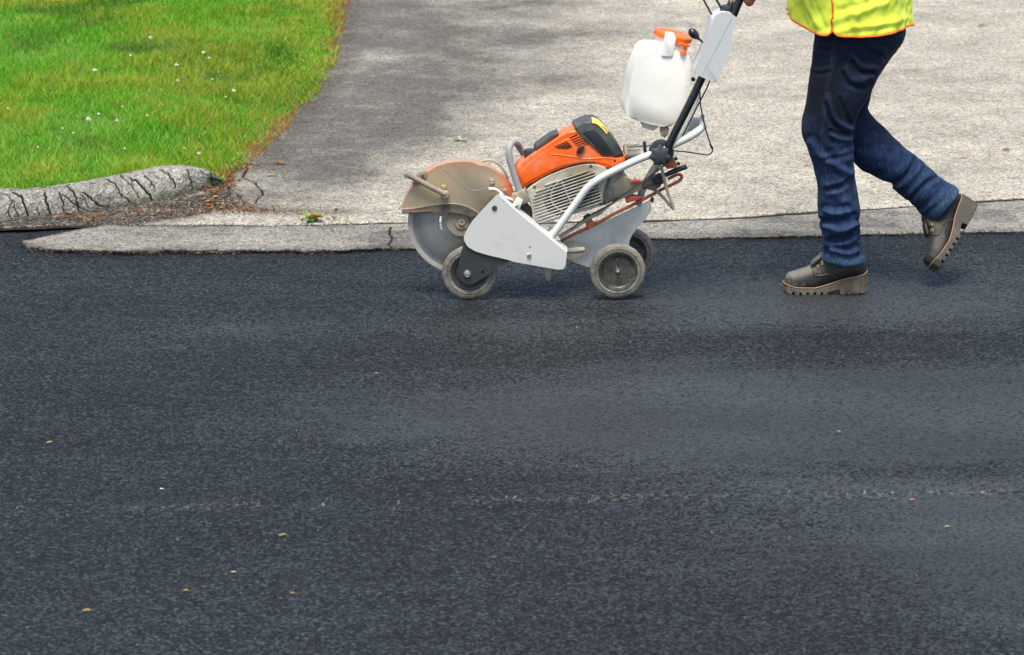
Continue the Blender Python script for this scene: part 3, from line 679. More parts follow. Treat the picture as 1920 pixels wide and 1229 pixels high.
for a_ in [(282, 71, 9, 'white clover flower, the highest one in the lawn'), (245, 104, 6, 'tiny white clover flower left below the highest one'), (178, 132, 10, 'wide white clover flower at left in the upper lawn'), (382, 99, 9, 'cream clover flower at right in the upper lawn'),
           (392, 109, 6, 'small pinkish clover flower touching the cream one'), (331, 122, 9, 'white clover flower in the middle of the lawn below a brown patch'), (333, 151, 6, 'small clover flower straight below the middle one'), (398, 149, 5, 'very small clover flower at right in the middle lawn'),
           (438, 170, 9, 'round cream clover flower nearest the driveway'), (423, 182, 5, 'very small clover flower below the round cream one'), (166, 224, 12, 'largest white clover flower, low at left'), (185, 214, 7, 'small clover flower just above the largest one'),
           (219, 226, 7, 'clover flower right of the largest one'), (230, 200, 5, 'tiny clover flower in the left middle lawn'), (137, 250, 7, 'clover flower low at left below the largest one'), (117, 241, 6, 'faint clover flower left of the low pair'), (276, 217, 6, 'small clover flower in the lower middle lawn'),
           (373, 288, 9, 'white clover flower just above the kerb end'), (15, 204, 6, 'clover flower at the left border of the lawn'), (234, 279, 6, 'small clover flower low in the lawn above the kerb'), (71, 276, 5, 'tiny clover flower low at far left'), (409, 135, 4, 'tiny clover flower above the round cream one'), (345, 278, 5, 'tiny clover flower left above the kerb end')]:
    clover(*a_)
# ================================================================== the walk-behind cut-off saw
O = G(880, 561); MF = Frame(O, math.radians(4.0))
cart = empty('road_saw', O, MF.yaw)
tag(cart, 'orange and grey walk-behind cut-off saw with white water tank on a wheeled cart', 'road saw')
Z1 = lambda L: [(740 + x / 4.096, 280 + y / 4.096) for x, y in L]
Z2 = lambda L: [(920 + x / 5.121, 190 + y / 5.121) for x, y in L]
Z3 = lambda L: [(960 + x / 6.146, 380 + y / 6.146) for x, y in L]
Z4 = lambda L: [(1150 + x / 5.586, 220 + y / 5.586) for x, y in L]
Z5 = lambda L: [(1150 + x / 4.389, y / 4.389) for x, y in L]
def uz(L, w): 
    o = [MF(x, y, w) for x, y in L]; return [(p[0], p[2]) for p in o]
def prism(name, L, w0, w1, mat, parent=cart, bevel=.002, seg=2, rnd=0, sf=1.0, smooth=35):
    if rnd: L = roundpoly(L, rnd)
    bm = bmesh.new(); add_prism(bm, uz(L, w0), w0, w1, bevel, seg, sf); return obj(name, bm, mat, parent, smooth)
def tube(name, L, w, r, mat, parent=cart, seg=14, smooth=6, smt=60):
    ws = w if hasattr(w, '__len__') else [w] * len(L)
    bm = bmesh.new(); add_tube(bm, [MF(x, y, q) for (x, y), q in zip(L, ws)], r, seg, smooth); return obj(name, bm, mat, parent, smt)
def lathe(name, px, py, w, axis, prof, mat, parent=cart, seg=40, wob=None, smt=35):
    bm = bmesh.new(); add_lathe(bm, MF(px, py, w), axis, prof, seg, wob); return obj(name, bm, mat, parent, smt)
DUST = (.31, .255, .185); WARM = (.36, .30, .22)
M_white = painted('white_enamel', (.60, .595, .55), .38, (.36, .34, .29), .22, 5, chips=(.16, .13, .10), var=.04, low=(.02, .16), bump=.06)
M_whited = painted('dirty_white_enamel', (.86, .84, .77), .5, (.52, .46, .35), .34, 6, chips=(.16, .12, .08), bump=.1)
M_orange = painted('orange_plastic', (.92, .125, .006), .34, (.62, .30, .17), .24, 5, bump=.08, var=.05, topdust=.45)
M_cover = painted('grey_plastic_cover', (.57, .58, .56), .42, (.50, .50, .46), .1, 4, var=.03, bump=.05)
M_cream = painted('cream_casing', (.50, .49, .42), .6, (.25, .22, .16), .62, 8, bump=.25)
M_black = painted('black_plastic', (.022, .025, .027), .38, (.12, .11, .09), .20, 7, bump=.15)
M_filter = painted('charcoal_air_filter_cover', (.030, .036, .040), .40, (.105, .105, .09), .42, 4, bump=.12, topdust=.55)
M_blackpaint = painted('black_gloss_tube', (.010, .011, .013), .22, (.10, .09, .08), .10, 14, chips=(.28, .26, .22), bump=.04)
M_bracket = painted('charcoal_plate', (.035, .037, .036), .5, (.11, .10, .085), .22, 8, bump=.12)
M_taupe = painted('dust_caked_metal', (.25, .205, .15), .8, (.40, .325, .235), .5, 12, bump=.4)
M_rail = painted('orange_painted_rod', (.50, .085, .03), .5, (.20, .13, .09), .42, 18, bump=.2)
M_rubber = painted('dusty_tyre_rubber', (.10, .092, .075), .75, (.27, .25, .20), .50, 11, bump=.5, var=.3)
M_tan = painted('tan_hose', (.42, .34, .23), .6, (.30, .25, .18), .3, 20, bump=.1)
M_steel = painted('galvanised_bolt', (.62, .60, .56), .3, (.40, .33, .24), .3, 60, metal=.9, bump=.1)
M_grey_tube = painted('scuffed_grey_handle', (.33, .33, .335), .55, (.33, .32, .29), .45, 8, bump=.15)
M_cable = painted('black_cable', (.012, .012, .012), .4, (.05, .05, .05), .1)
M_dark = painted('oily_dark_metal', (.035, .030, .026), .5, (.14, .115, .08), .45, 14, bump=.3)
# blade guard: orange paint nearly buried under cement dust, redder on its crown and right end
def guard_mat():
    m = Mt('dusty_blade_guard', .75); x = m.sep(m.tc, 0); z = m.sep(m.tc, 2)
    c = MF(865.7, 415.5, .035)
    dx = m.math('SUBTRACT', x, c[0]); dz = m.math('SUBTRACT', z, c[2])
    r_ = m.math('SQRT', m.math('ADD', m.math('MULTIPLY', dx, dx), m.math('MULTIPLY', dz, dz)))
    n1 = m.noise(12, 6, .65); n2 = m.noise(60, 5, .7); n3 = m.noise(5, 3)
    f = m.math('ADD', m.math('MULTIPLY', m.ramp(r_, [(.196, 0), (.230, .24)]), m.ramp(dz, [(.08, 0), (.15, 1)])), m.math('MULTIPLY', m.ramp(dx, [(.13, 0), (.195, 1.0)]), m.ramp(dz, [(.02, 0), (.06, 1)])))
    f = m.math('ADD', f, m.math('MULTIPLY', m.math('SUBTRACT', n1, .5), .7), True)
    f = m.math('MULTIPLY', f, .88)
    dust = m.mix(n2, (.25, .195, .135), (.40, .32, .23)); dust = m.mix(m.ramp(n3, [(.40, 0), (.65, .6)]), dust, (.42, .32, .16))
    m.set(color=m.mix(f, dust, (.66, .095, .022)), rough=.75, normal=m.bump(n2, .3, .001)); return m.m
M_guard = guard_mat()
# ---- wheels
def wheel(name, px, py, R, z, wide=.036, chew=0.0, disc=True, seed=1, flip=False):
    c = MF.atz(px, py, z); sgn = -1; h = wide / 2; r = random.Random(seed); wv = [1 + r.uniform(-chew, chew) for _ in range(96)]
    e = empty(name, (0, 0, 0)); e.parent = cart
    # the wheel Empty stands at its own hub
    e.location = Vector(c)
    bm = bmesh.new()
    prof = [(R * .66, -h * .55), (R * .69, -h * .62), (R * .715, -h * .92), (R * .745, -h), (R * .79, -h), (R * .80, -h * .80), (R * .825, -h * .80), (R * .835, -h * .97), (R * .90, -h * .94), (R * .965, -h * .72), (R, -h * .35), (R, h * .35), (R * .965, h * .75), (R * .9, h * .92), (R * .74, h), (R * .66, h * .62), (R * .62, h * .55)]
    add_lathe(bm, (0, 0, 0), (0, 1, 0), prof, 96, (lambda k, rr: wv[k] if rr > R * .94 else 1), False); obj('tyre', bm, M_rubber, e, 30)
    bm = bmesh.new()
    if disc:
        pr = [(0, -h * .50), (R * .10, -h * .50), (R * .13, -h * .38), (R * .40, -h * .36), (R * .57, -h * .44), (R * .60, -h * .60), (R * .625, -h * .62), (R * .64, -h * .86), (R * .68, -h * .93), (R * .70, -h * .6), (R * .70, h * .6), (0, h * .6)]
        add_lathe(bm, (0, 0, 0), (0, 1, 0), pr, 64); obj('rim', bm, M_rim, e, 30)
        bm = bmesh.new(); add_lathe(bm, (0, -h * .5, 0), (0, -1, 0), [(.007, 0), (.007, .003), (.004, .0045), (0, .0045)], 6); obj('bolt', bm, M_steel, e)
    else:
        pr = [(0, -h * .7), (R * .2, -h * .7), (R * .25, -h * .4), (R * .5, -h * .35), (R * .58, -h * .7), (R * .64, -h * .75), (R * .66, -h * .4), (R * .66, h * .6), (0, h * .6)]
        add_lathe(bm, (0, 0, 0), (0, 1, 0), pr, 64); obj('rim', bm, M_bracket, e, 30)
    return c
def rim_mat():
    m = Mt('speckled_dark_rim', .28, .15); n1 = m.noise(26, 6, .7); v = m.vor(75, 'Distance'); sp = m.math('LESS_THAN', m.math('ADD', v, m.math('MULTIPLY', m.noise(30, 2), .6)), .38)
    c = m.mix(m.ramp(n1, [(.35, 0), (.7, 1)]), (.022, .022, .019), (.115, .108, .088)); c = m.mix(m.math('MULTIPLY', sp, .8), c, (.52, .48, .38))
    m.set(color=c, rough=m.math('ADD', .25, m.math('MULTIPLY', n1, .35)), normal=m.bump(n1, .2, .001)); return m.m
M_rim = rim_mat()
RW = .1045
cr_ = wheel('wheel', 1158, 508.5, RW, RW, .040, .004, True, 1)
cf_ = wheel('wheel', 880, 511, .1025, .1025, .034, .012, False, 2)
cb_ = wheel('wheel', 1176, 476, .1045, .1045, .040, .006, True, 3)
# axles
bm = bmesh.new(); add_tube(bm, [cr_, (cb_[0], cb_[1], cb_[2])], .008, 12, 0); obj('axle', bm, M_dark, cart)
# ---- diamond blade
bc = MF(865.7, 415.5, .058); Rb = 99.5 / 500 * 1.012
def blade():
    bm = bmesh.new(); ns_ = 144; rad = [.030, .060, .0765, .084, .11, .14, .165, Rb * .925, Rb * .93, Rb]
    th = [.0014] * 7 + [.0014, .0019, .0019]
    def slot(ri, k):
        a = (k + .5) / ns_ * 360; return ri == 2 and ((165 < a < 206) or (285 < a < 326) or (45 < a < 86))
    L = []
    for s_ in (-1, 1):
        L.append([[bm.verts.new((r_ * math.cos(2 * PI * k / ns_), s_ * t_, r_ * math.sin(2 * PI * k / ns_))) for k in range(ns_)] for r_, t_ in zip(rad, th)])
    for side in L:
        for i in range(len(rad) - 1):
            for k in range(ns_):
                if slot(i, k): continue
                bm.faces.new((side[i][k], side[i][(k + 1) % ns_], side[i + 1][(k + 1) % ns_], side[i + 1][k]))
    for k in range(ns_):
        k2 = (k + 1) % ns_; bm.faces.new((L[0][-1][k], L[0][-1][k2], L[1][-1][k2], L[1][-1][k]))
    m = Mt('worn_steel_blade', .32, .9)
    x = m.sep(m.tc, 0); z = m.sep(m.tc, 2); r_ = m.math('SQRT', m.math('ADD', m.math('MULTIPLY', x, x), m.math('MULTIPLY', z, z)))
    rc = m.n('ShaderNodeCombineXYZ'); m.put(rc.inputs[0], r_); rn = m.noise(60, 4, .7, rc.outputs[0]); rn2 = m.noise(14, 3, .5, rc.outputs[0])
    c = m.mix(m.ramp(rn2, [(.35, 0), (.65, 1)]), (.22, .23, .23), (.47, .48, .47)); c = m.mix(m.ramp(rn, [(.3, .55), (.6, 0)]), c, (.10, .10, .095))
    c = m.mix(m.ramp(r_, [(Rb * .90, 0), (Rb * .93, 1)]), c, m.mix(m.noise(40), (.35, .30, .25), (.52, .48, .42)))
    c = m.mix(m.ramp(m.noise(9, 5), [(.45, 0), (.7, .5)]), c, (.40, .36, .29))
    m.set(color=c, rough=m.ramp(rn, [(.3, .5), (.7, .30)]), normal=m.bump(rn, .25, .0006), metal=m.ramp(r_, [(Rb * .90, .85), (Rb * .93, .3)]), aniso=.6)
    tg = m.n('ShaderNodeTangent', direction_type='RADIAL', axis='Y'); m.put(m.b.inputs['Tangent'], tg.outputs[0])
    o = obj('blade', bm, m.m, cart, 30); o.location = Vector(bc)
blade()
bm = bmesh.new(); add_lathe(bm, bc, (0, -1, 0), [(.058, .002), (.058, .006), (.055, .008), (.030, .009), (.028, .013), (.024, .014), (.022, .011), (.014, .011), (0, .011)], 48)
fl = obj('flange', bm, M_taupe, cart, 30)
bm = bmesh.new(); add_lathe(bm, (bc[0], bc[1] - .011, bc[2]), (0, -1, 0), [(.0135, 0), (.0135, .007), (.012, .008), (.007, .008), (.006, .004), (0, .004)], 6); obj('bolt', bm, M_taupe, fl, 30)
# ---- blade guard
GW = .034
gp = Z1([(57, 488), (62, 440), (82, 385), (108, 330), (135, 262), (185, 205), (245, 162), (320, 128), (400, 104), (460, 94), (520, 90), (590, 94), (650, 104), (710, 126), (770, 158), (830, 205), (880, 252), (905, 292), (915, 345), (860, 420), (760, 520), (640, 545), (600, 518), (560, 500), (520, 488), (470, 479), (420, 474), (360, 474), (300, 477), (200, 483), (110, 490)])
gd = prism('blade_guard', [(x, y + 1.5) for x, y in gp], GW, .088, M_guard, cart, .0075, 3)
lip = Z1([(55, 497), (60, 470), (150, 462), (240, 447), (330, 434), (400, 428), (470, 431), (540, 447), (600, 472), (650, 505), (640, 522), (600, 530), (540, 503), (480, 490), (420, 484), (300, 489), (150, 497)])
prism('guard_lip', lip, GW - .005, GW + .004, painted('caked_lip', (.075, .062, .048), .8, (.21, .17, .125), .45, 22, bump=.4), gd, .002)
prism('guard_stripe', Z1([(80, 480), (180, 473), (290, 468), (290, 480), (180, 488), (80, 492)]), GW - .008, GW - .002, painted('dull_red_edge', (.34, .065, .035), .7, (.20, .15, .11), .5, 40), gd, .001)
tube('guard_rib', Z1([(58, 462), (150, 455), (240, 440), (330, 426), (400, 420), (480, 424), (545, 440), (610, 470), (655, 500)]), GW - .003, .0028, M_taupe, gd, 8)
for L in ([(355, 135), (440, 205), (520, 268), (565, 308), (600, 318), (650, 314), (740, 294), (880, 276)],):
    tube('guard_crease', Z1(L), GW + .0004, .0014, M_guard, gd, 6)
h = tube('guard_handle', Z1([(82, 190), (180, 238), (280, 292), (388, 345)]), [.008, .008, .008, .008], .0103, M_taupe, cart, 14)
lathe('guard_handle_boss', *Z1([(385, 346)])[0], .02, (0, -1, 0), [(.015, -.018), (.015, .012), (.012, .016), (0, .016)], M_taupe, h, 24)
lathe('guard_handle_end', *Z1([(88, 192)])[0], .014, (0, -1, 0), [(.011, 0), (.011, .012), (.008, .015), (0, .015)], M_taupe, h, 20)
prism('handle_bracket', Z1([(135, 262), (150, 225), (190, 180), (235, 165), (250, 175), (240, 225), (180, 262)]), .028, .040, M_taupe, gd, .002)
lathe('bolt', *Z1([(214, 205)])[0], .027, (0, -1, 0), [(.006, 0), (.006, .004), (0, .004)], M_dark, gd, 6)
lathe('guard_knob', *Z1([(378, 293)])[0], .028, (0, -1, 0), [(.009, -.01), (.009, .004), (.006, .007), (0, .007)], M_guard, gd, 16)
for q in ((750, 246, .010), (742, 262, .006), (846, 322, .008)):
    lathe('bolt', *Z1([q[:2]])[0], .026, (0, -1, 0), [(q[2], -.008), (q[2], .002), (q[2] * .6, .004), (0, .004)], M_steel, gd, 6)
tube('water_hose', Z1([(600, 120), (650, 102), (715, 85), (770, 96), (815, 130), (848, 180), (866, 225), (875, 262), (900, 310)]), .10, .0042, M_tan, cart, 10)
# ---- front side plate with folded flange
PWN = -.036
pl_front = roundpoly(Z1([(786, 352), (812, 372)]) + Z3([(0, 62), (200, 228), (408, 396), (632, 578), (632, 600)]) + Z3([(617, 735), (596, 770), (545, 777), (300, 735), (0, 680)]) + Z1([(880, 853), (720, 815), (620, 785), (560, 750), (532, 700), (532, 670), (560, 610), (600, 550), (700, 440)]), .12, 2)
plate = prism('side_plate', pl_front, PWN, PWN + .004, M_white, cart, .001, 1)
flg = Z1([(800, 358), (815, 372)]) + Z3([(0, 62), (200, 228), (408, 396), (632, 578)]); fn = [MF(x, y, PWN) for x, y in flg]
bm = bmesh.new(); rows = []
for p in fn:
    rows.append([bm.verts.new((p[0], p[1] + .0005, p[2])), bm.verts.new((p[0] + .003, p[1] + .004, p[2] + .006)), bm.verts.new((p[0] + .006, p[1] + .050, p[2] + .010)), bm.verts.new((p[0] + .004, p[1] + .050, p[2] + .006)), bm.verts.new((p[0] - .001, p[1] + .004, p[2] + .001))])
for a, b in zip(rows[:-1], rows[1:]):
    for k in range(5): bm.faces.new((a[k], a[(k + 1) % 5], b[(k + 1) % 5], b[k]))
bm.faces.new(rows[0]); bm.faces.new(rows[-1][::-1])
obj('plate_flange', bm, M_white, plate, 50)
lathe('bolt', *Z1([(767, 453)])[0], PWN, (0, -1, 0), [(.011, 0), (.011, .002), (.0095, .0035), (.005, .003), (0, .003)], M_dark, plate, 6)
lathe('bolt', *Z1([(1032, 815)])[0], PWN, (0, -1, 0), [(.0095, 0), (.0095, .004), (.006, .007), (0, .007)], M_steel, plate, 6)
lathe('bolt', *Z3([(207, 511)])[0], PWN, (0, -1, 0), [(.003, 0), (.003, .001), (0, .001)], M_dark, plate, 8)
ax = prism('axle_bracket', Z1([(548, 700), (520, 760), (490, 880), (484, 940), (492, 985), (515, 1020), (555, 1040), (590, 1040), (630, 1020), (760, 945), (800, 905), (880, 862), (860, 800), (700, 740)]), -.029, -.024, M_bracket, cart, .001, 1)
lathe('axle_bolt', *Z1([(557, 958)])[0], -.029, (0, -1, 0), [(.0145, 0), (.0145, .004), (.012, .008), (.009, .0085), (.008, .006), (.003, .008), (0, .008)], M_steel, ax, 20)
for q in ((673, 943, .0062), (640, 985, .003)):
    lathe('bolt_hole', *Z1([q[:2]])[0], -.029, (0, -1, 0), [(q[2] * 1.4, 0), (q[2] * 1.4, .0006), (q[2], .0008), (q[2] * .9, -.004), (0, -.004)], M_dark, ax, 16)
# curved strap and clamp block in front of the engine
bm = bmesh.new()
add_tube(bm, [MF(x, y, .0) for x, y in Z1([(722, 303), (770, 306), (810, 330), (850, 365), (905, 388)])], .0045, 8, 5, flat=3.0); obj('strap', bm, M_whited, cart, 60)
prism('clamp_block', Z1([(890, 400), (905, 355), (1000, 310), (1030, 360), (1038, 405), (985, 425), (975, 380), (940, 385), (925, 430)]), -.005, .05, M_taupe, cart, .003)
lathe('bolt', *Z1([(932, 440)])[0], -.02, (0, -1, 0), [(.010, 0), (.010, .006), (.006, .009), (0, .009)], M_steel, cart, 6)
lathe('bolt', *Z1([(845, 325)])[0], -.01, (0, -1, 0), [(.007, 0), (.007, .006), (0, .006)], M_steel, cart, 6)
prism('clamp_cap', Z1([(905, 430), (945, 372), (985, 395), (960, 460), (935, 470)]), -.018, .01, M_whited, cart, .003)
prism('engine_mount', Z1([(950, 470), (1010, 410), (1060, 470), (1060, 570), (1000, 520)]), .03, .07, M_dark, cart, .003)
# ---- wrap-around front handle
tube('front_handle', Z2([(285, 900), (262, 820), (232, 730), (205, 640), (184, 560), (176, 490), (182, 435), (205, 402), (240, 400), (268, 430), (300, 480), (325, 525), (330, 560)]),
     [.02, .02, .02, .02, .02, .022, .03, .055, .11, .15, .165, .17, .17], .0125, M_grey_tube, cart, 16)
# ---- engine: crankcase, orange shroud, filter cover, starter cover
eng = prism('crankcase', Z2([(345, 860), (400, 800), (700, 700), (1050, 640), (1180, 690), (1290, 690), (1300, 800), (1350, 850), (1420, 800), (1434, 850), (1100, 1000), (820, 1060), (640, 1115), (470, 1190), (420, 1120)]), .045, .16, M_cream, cart, .004)
sh = prism('engine_shroud', Z2([(247, 668), (262, 632), (300, 600), (430, 505), (560, 420), (660, 352), (740, 305), (822, 262), (860, 300), (960, 420), (1072, 540), (1180, 536), (1290, 522), (1298, 560), (1285, 610), (1240, 668), (1180, 672), (1150, 640), (1110, 610), (1050, 592), (980, 584), (900, 588), (800, 606), (720, 628), (650, 652), (560, 692), (480, 735), (400, 782), (312, 845), (290, 800), (262, 735)]), .018, .125, M_orange, cart, .010, 4)
lo = Z2([(900, 640), (1180, 640), (1290, 560), (1290, 525), (1072, 540), (960, 430), (822, 268), (660, 360), (430, 520), (300, 620), (270, 700), (320, 830)])
prism('shroud_side', Z2([(850, 320), (950, 440), (1065, 560), (1270, 545), (1278, 600), (1235, 645), (1165, 640), (1100, 590), (980, 566), (880, 570), (720, 606), (560, 666), (400, 750), (322, 808), (300, 770), (282, 700), (300, 655), (430, 552), (600, 440), (720, 365)]), .0135, .03, M_orange, sh, .004, 3)
for L in ([(575, 508), (700, 520), (820, 540), (885, 556)], [(885, 556), (960, 552), (1060, 546), (1180, 548)], [(842, 470), (870, 520), (885, 556)]):
    tube('shroud_crease', Z2(L), .0138, .0022, M_orange, sh, 6)
# cooling slots
def slots(name, L, parent):
    bm = bmesh.new()
    for a, b, wd in L:
        a, b = uz(Z2([a, b]), .0125); d = Vector((b[0] - a[0], b[1] - a[1])); n_ = Vector((-d.y, d.x)).normalized() * wd * .5
        add_prism(bm, [(a[0] + n_.x, a[1] + n_.y), (a[0] - n_.x * .6, a[1] - n_.y * .6), (b[0] - n_.x, b[1] - n_.y), (b[0] + n_.x, b[1] + n_.y)], .0125, .016, 0)
    return obj(name, bm, M_slot, parent, 0)
M_slot = Mt('slot_dark', .8).set(color=(.018, .010, .008)).m
slots('cooling_slots', [((758, 358), (835, 322), .0042), ((775, 378), (862, 340), .0042), ((790, 396), (885, 358), .0042), ((806, 414), (905, 376), .0042), ((825, 430), (922, 392), .0038), ((860, 436), (940, 408), .003),
      ((610, 440), (738, 388), .0038), ((628, 452), (752, 402), .0042), ((650, 458), (765, 416), .0042), ((682, 460), (776, 428), .0042), ((716, 462), (782, 440), .0034)], sh)
lathe('switch_recess', *Z2([(870, 465)])[0], .0125, (0, -1, 0), [(.017, 0), (.017, .0006), (.0145, .001), (.0135, -.001), (0, -.001)], painted('recess_orange', (.62, .10, .01), .5), sh, 28)
prism('switch', roundpoly(Z2([(893, 428), (900, 448), (858, 508), (832, 512), (822, 488), (846, 455)]), .3), .003, .013, M_black, sh, .002)
lathe('bolt', *Z2([(1192, 572)])[0], .0125, (0, -1, 0), [(.004, 0), (.004, .001), (0, .001)], M_slot, sh, 10)
fc = prism('filter_cover', Z2([(806, 268), (815, 240), (880, 212), (945, 190), (1000, 186), (1040, 204), (1090, 250), (1150, 322), (1210, 400), (1262, 478), (1282, 520), (1180, 534), (1074, 536), (960, 416), (858, 296)]), .012, .135, M_filter, cart, .020, 5)
prism('filter_panel', Z2([(880, 302), (935, 278), (985, 272), (1015, 290), (1065, 345), (1120, 420), (1170, 485), (1175, 505), (1095, 512), (995, 415)]), .0095, .02, M_black, fc, .002, 3)
# curved yellow caution sticker lying over the shoulder of the cover
yl = Z2([(978, 196), (1008, 190), (1040, 208), (1072, 240), (1102, 276), (1124, 304), (1118, 262)])
bm = bmesh.new(); cen = uz(Z2([(975, 187), (1000, 187), (1040, 205), (1065, 227), (1090, 251), (1112, 277), (1130, 298)]), .012); rows = []
for i, (u_, z_) in enumerate(cen):
    a = cen[max(i - 1, 0)]; b = cen[min(i + 1, len(cen) - 1)]; t_ = Vector((b[0] - a[0], 0, b[1] - a[1])).normalized(); up_ = Vector((-t_.z, 0, t_.x))
    if up_.z < 0: up_ = -up_
    P0 = Vector((u_, .012, z_))
    rows.append([bm.verts.new(P0 + up_ * o_ + Vector((0, w_, 0))) for o_, w_ in [(-.020 * (1 - math.sin(a_)) + (.0022 + .0042 * math.sin(2 * a_)) * math.sin(a_), .020 * (1 - math.cos(a_)) - (.0022 + .0042 * math.sin(2 * a_)) * math.cos(a_)) for a_ in (.45, .7, .95, 1.25, 1.5708)] + [(.0026, .046)]])
for a, b in zip(rows[:-1], rows[1:]):
    for k in range(5): bm.faces.new((a[k], a[k + 1], b[k + 1], b[k]))
my = Mt('caution_sticker', .4); my.set(color=my.mix(my.ramp(my.noise(120, 3), [(.45, 0), (.62, .55)]), (.86, .66, .10), (.80, .40, .12)))
obj('sticker', bm, my.m, fc, 180)
prism('rubber_pad', Z2([(424, 470), (436, 430), (520, 372), (600, 322), (650, 300), (656, 318), (560, 392), (436, 478)]), .05, .12, M_filter, cart, .004)
prism('carrying_pad', Z2([(322, 520), (350, 485), (430, 478), (400, 520), (330, 570)]), .06, .12, M_black, cart, .003)
# starter cover
st = prism('starter_cover', Z2([(345, 862), (400, 812), (480, 762), (560, 720), (650, 682), (740, 650), (820, 628), (900, 612), (980, 607), (1050, 618), (1100, 640), (1135, 672), (1148, 700), (1128, 790), (1100, 860), (1084, 930), (1080, 988), (1000, 1030), (900, 1060), (760, 1095), (640, 1135), (560, 1170), (440, 1178), (405, 1080), (385, 980), (362, 905)]), .006, .05, M_startc if 'M_startc' in globals() else painted('starter_cover_plastic', (.58, .56, .49), .5, (.30, .255, .17), .55, 5, bump=.12), cart, .005, 3)
prism('cover_gap', Z2([(1082, 990), (1078, 900), (1096, 830), (1130, 740), (1150, 690), (1160, 700), (1140, 780), (1118, 850), (1106, 920), (1108, 975)]), .002, .03, M_dark, st, .001)
pan = Z2([(530, 905), (600, 795), (760, 712), (985, 672), (1025, 745), (1058, 975), (900, 1012), (760, 1050), (640, 1098), (560, 1062), (515, 990)])
gl = Mt('starter_recess', .8); n_ = gl.noise(30, 4); gl.set(color=gl.mix(gl.ramp(n_, [(.4, 0), (.65, 1)]), (.020, .022, .02), (.11, .105, .08)))
prism('vent_recess', pan, .0050, .008, gl.m, st, 0)
gpoly = uz(Z2([(415, 1040), (408, 930), (440, 852), (600, 765), (760, 704), (990, 662), (1022, 735), (1062, 860), (1066, 985), (900, 1022), (760, 1060), (600, 1125), (470, 1182), (430, 1130)]), .003)
def seg_in_poly(p, d, poly):
    T = []
    for i in range(len(poly)):
        a = poly[i - 1]; b = poly[i]; e = (b[0] - a[0], b[1] - a[1]); den = d[0] * e[1] - d[1] * e[0]
        if abs(den) < 1e-12: continue
        t_ = ((a[0] - p[0]) * e[1] - (a[1] - p[1]) * e[0]) / den; s_ = ((a[0] - p[0]) * d[1] - (a[1] - p[1]) * d[0]) / den
        if 0 <= s_ < 1: T.append(t_)
    T.sort(); return list(zip(T[::2], T[1::2]))
bm = bmesh.new(); dd = (math.cos(math.radians(18)), math.sin(math.radians(18)))
gc = uz(Z2([(740, 920)]), .003)[0]
for k in range(-9, 10):
    p = (gc[0] - dd[1] * k * .01165, gc[1] + dd[0] * k * .01165)
    for t0, t1 in seg_in_poly(p, dd, gpoly):
        a = (p[0] + dd[0] * t0, p[1] + dd[1] * t0); b = (p[0] + dd[0] * t1, p[1] + dd[1] * t1); nx, nz = -dd[1] * .0021, dd[0] * .0021
        if t1 - t0 > .01: add_prism(bm, [(a[0] + nx, a[1] + nz), (a[0] - nx, a[1] - nz), (b[0] - nx, b[1] - nz), (b[0] + nx, b[1] + nz)], -.001, .0056, .0008, 1)
obj('louvres', bm, bpy.data.materials['starter_cover_plastic'], st, 30)
tube('louvre_ring', Z2([(700, 745), (640, 785), (598, 840), (580, 905), (590, 965), (630, 1020), (700, 1058), (770, 1060)]), .001, .0022, bpy.data.materials['starter_cover_plastic'], st, 8)
tube('louvre_rib', Z2([(676, 738), (700, 820), (738, 900), (775, 985)]), .001, .0020, bpy.data.materials['starter_cover_plastic'], st, 8)
for q in ((962, 625), (420, 826), (1052, 980)):
    lathe('bolt', *Z2([q])[0], .006, (0, -1, 0), [(.0060, 0), (.0060, .001), (.0045, .0015), (.004, -.001), (0, -.001)], M_dark, st, 14)
# intake pipe behind the filter cover
lathe('intake_pipe', *Z4([(110, 372)])[0], .085, (1, 0, .02), [(.030, 0), (.034, .004), (.034, .010), (.030, .012), (.029, .044), (.031, .048), (.031, .056), (.02, .058), (0, .058)], M_cream, cart, 32)
tube('intake_clip', Z4([(140, 312), (200, 312), (300, 305), (390, 300)]), .052, .0024, M_black, cart, 8)
prism('clip_tab', Z4([(308, 256), (344, 258), (352, 400), (322, 400)]), .048, .056, M_black, cart, .001)
tube('choke_ring', Z4([(118, 500), (160, 458), (230, 440), (280, 450)]), .06, .007, M_black, cart, 10)
tube('pull_cord', Z2([(1190, 780), (1208, 820), (1200, 860), (1205, 910)]), .043, .0018, M_dark, cart, 6)
tube('pull_cord_branch', Z2([(1230, 765), (1222, 800), (1208, 822)]), .043, .0018, M_dark, cart, 6)
prism('rear_casing', Z4([(60, 640), (125, 620), (160, 640), (175, 700), (290, 690), (330, 700), (330, 760), (200, 800), (0, 880), (0, 700)]), .04, .10, M_cream, cart, .006)
prism('exhaust_lip', Z4([(176, 672), (230, 662), (300, 670), (285, 690), (230, 705), (190, 695)]), .035, .06, M_rail, cart, .002)
# ---- white U-shaped cart tube
tb = [(1033, 446), (1060, 409), (1085, 374), (1104, 350), (1128, 333), (1165, 314), (1200, 298), (1232, 286), (1264, 271), (1296, 255), (1314, 242), (1318, 234), (1314, 226)]
tube('frame_tube', tb, [-.012] * 9 + [-.010, .0, .03, .09], .0142, M_white, cart, 20, 6)
tube('lower_frame_tube', [(1238, 300), (1219, 328), (1205, 356), (1196, 385)], .13, .0135, painted('grey_enamel', (.40, .42, .42), .5, DUST, .4), cart, 16)
prism('tube_foot', Z3([(395, 400), (470, 330), (520, 370), (560, 440), (480, 440)]), -.02, .05, M_white, cart, .003)
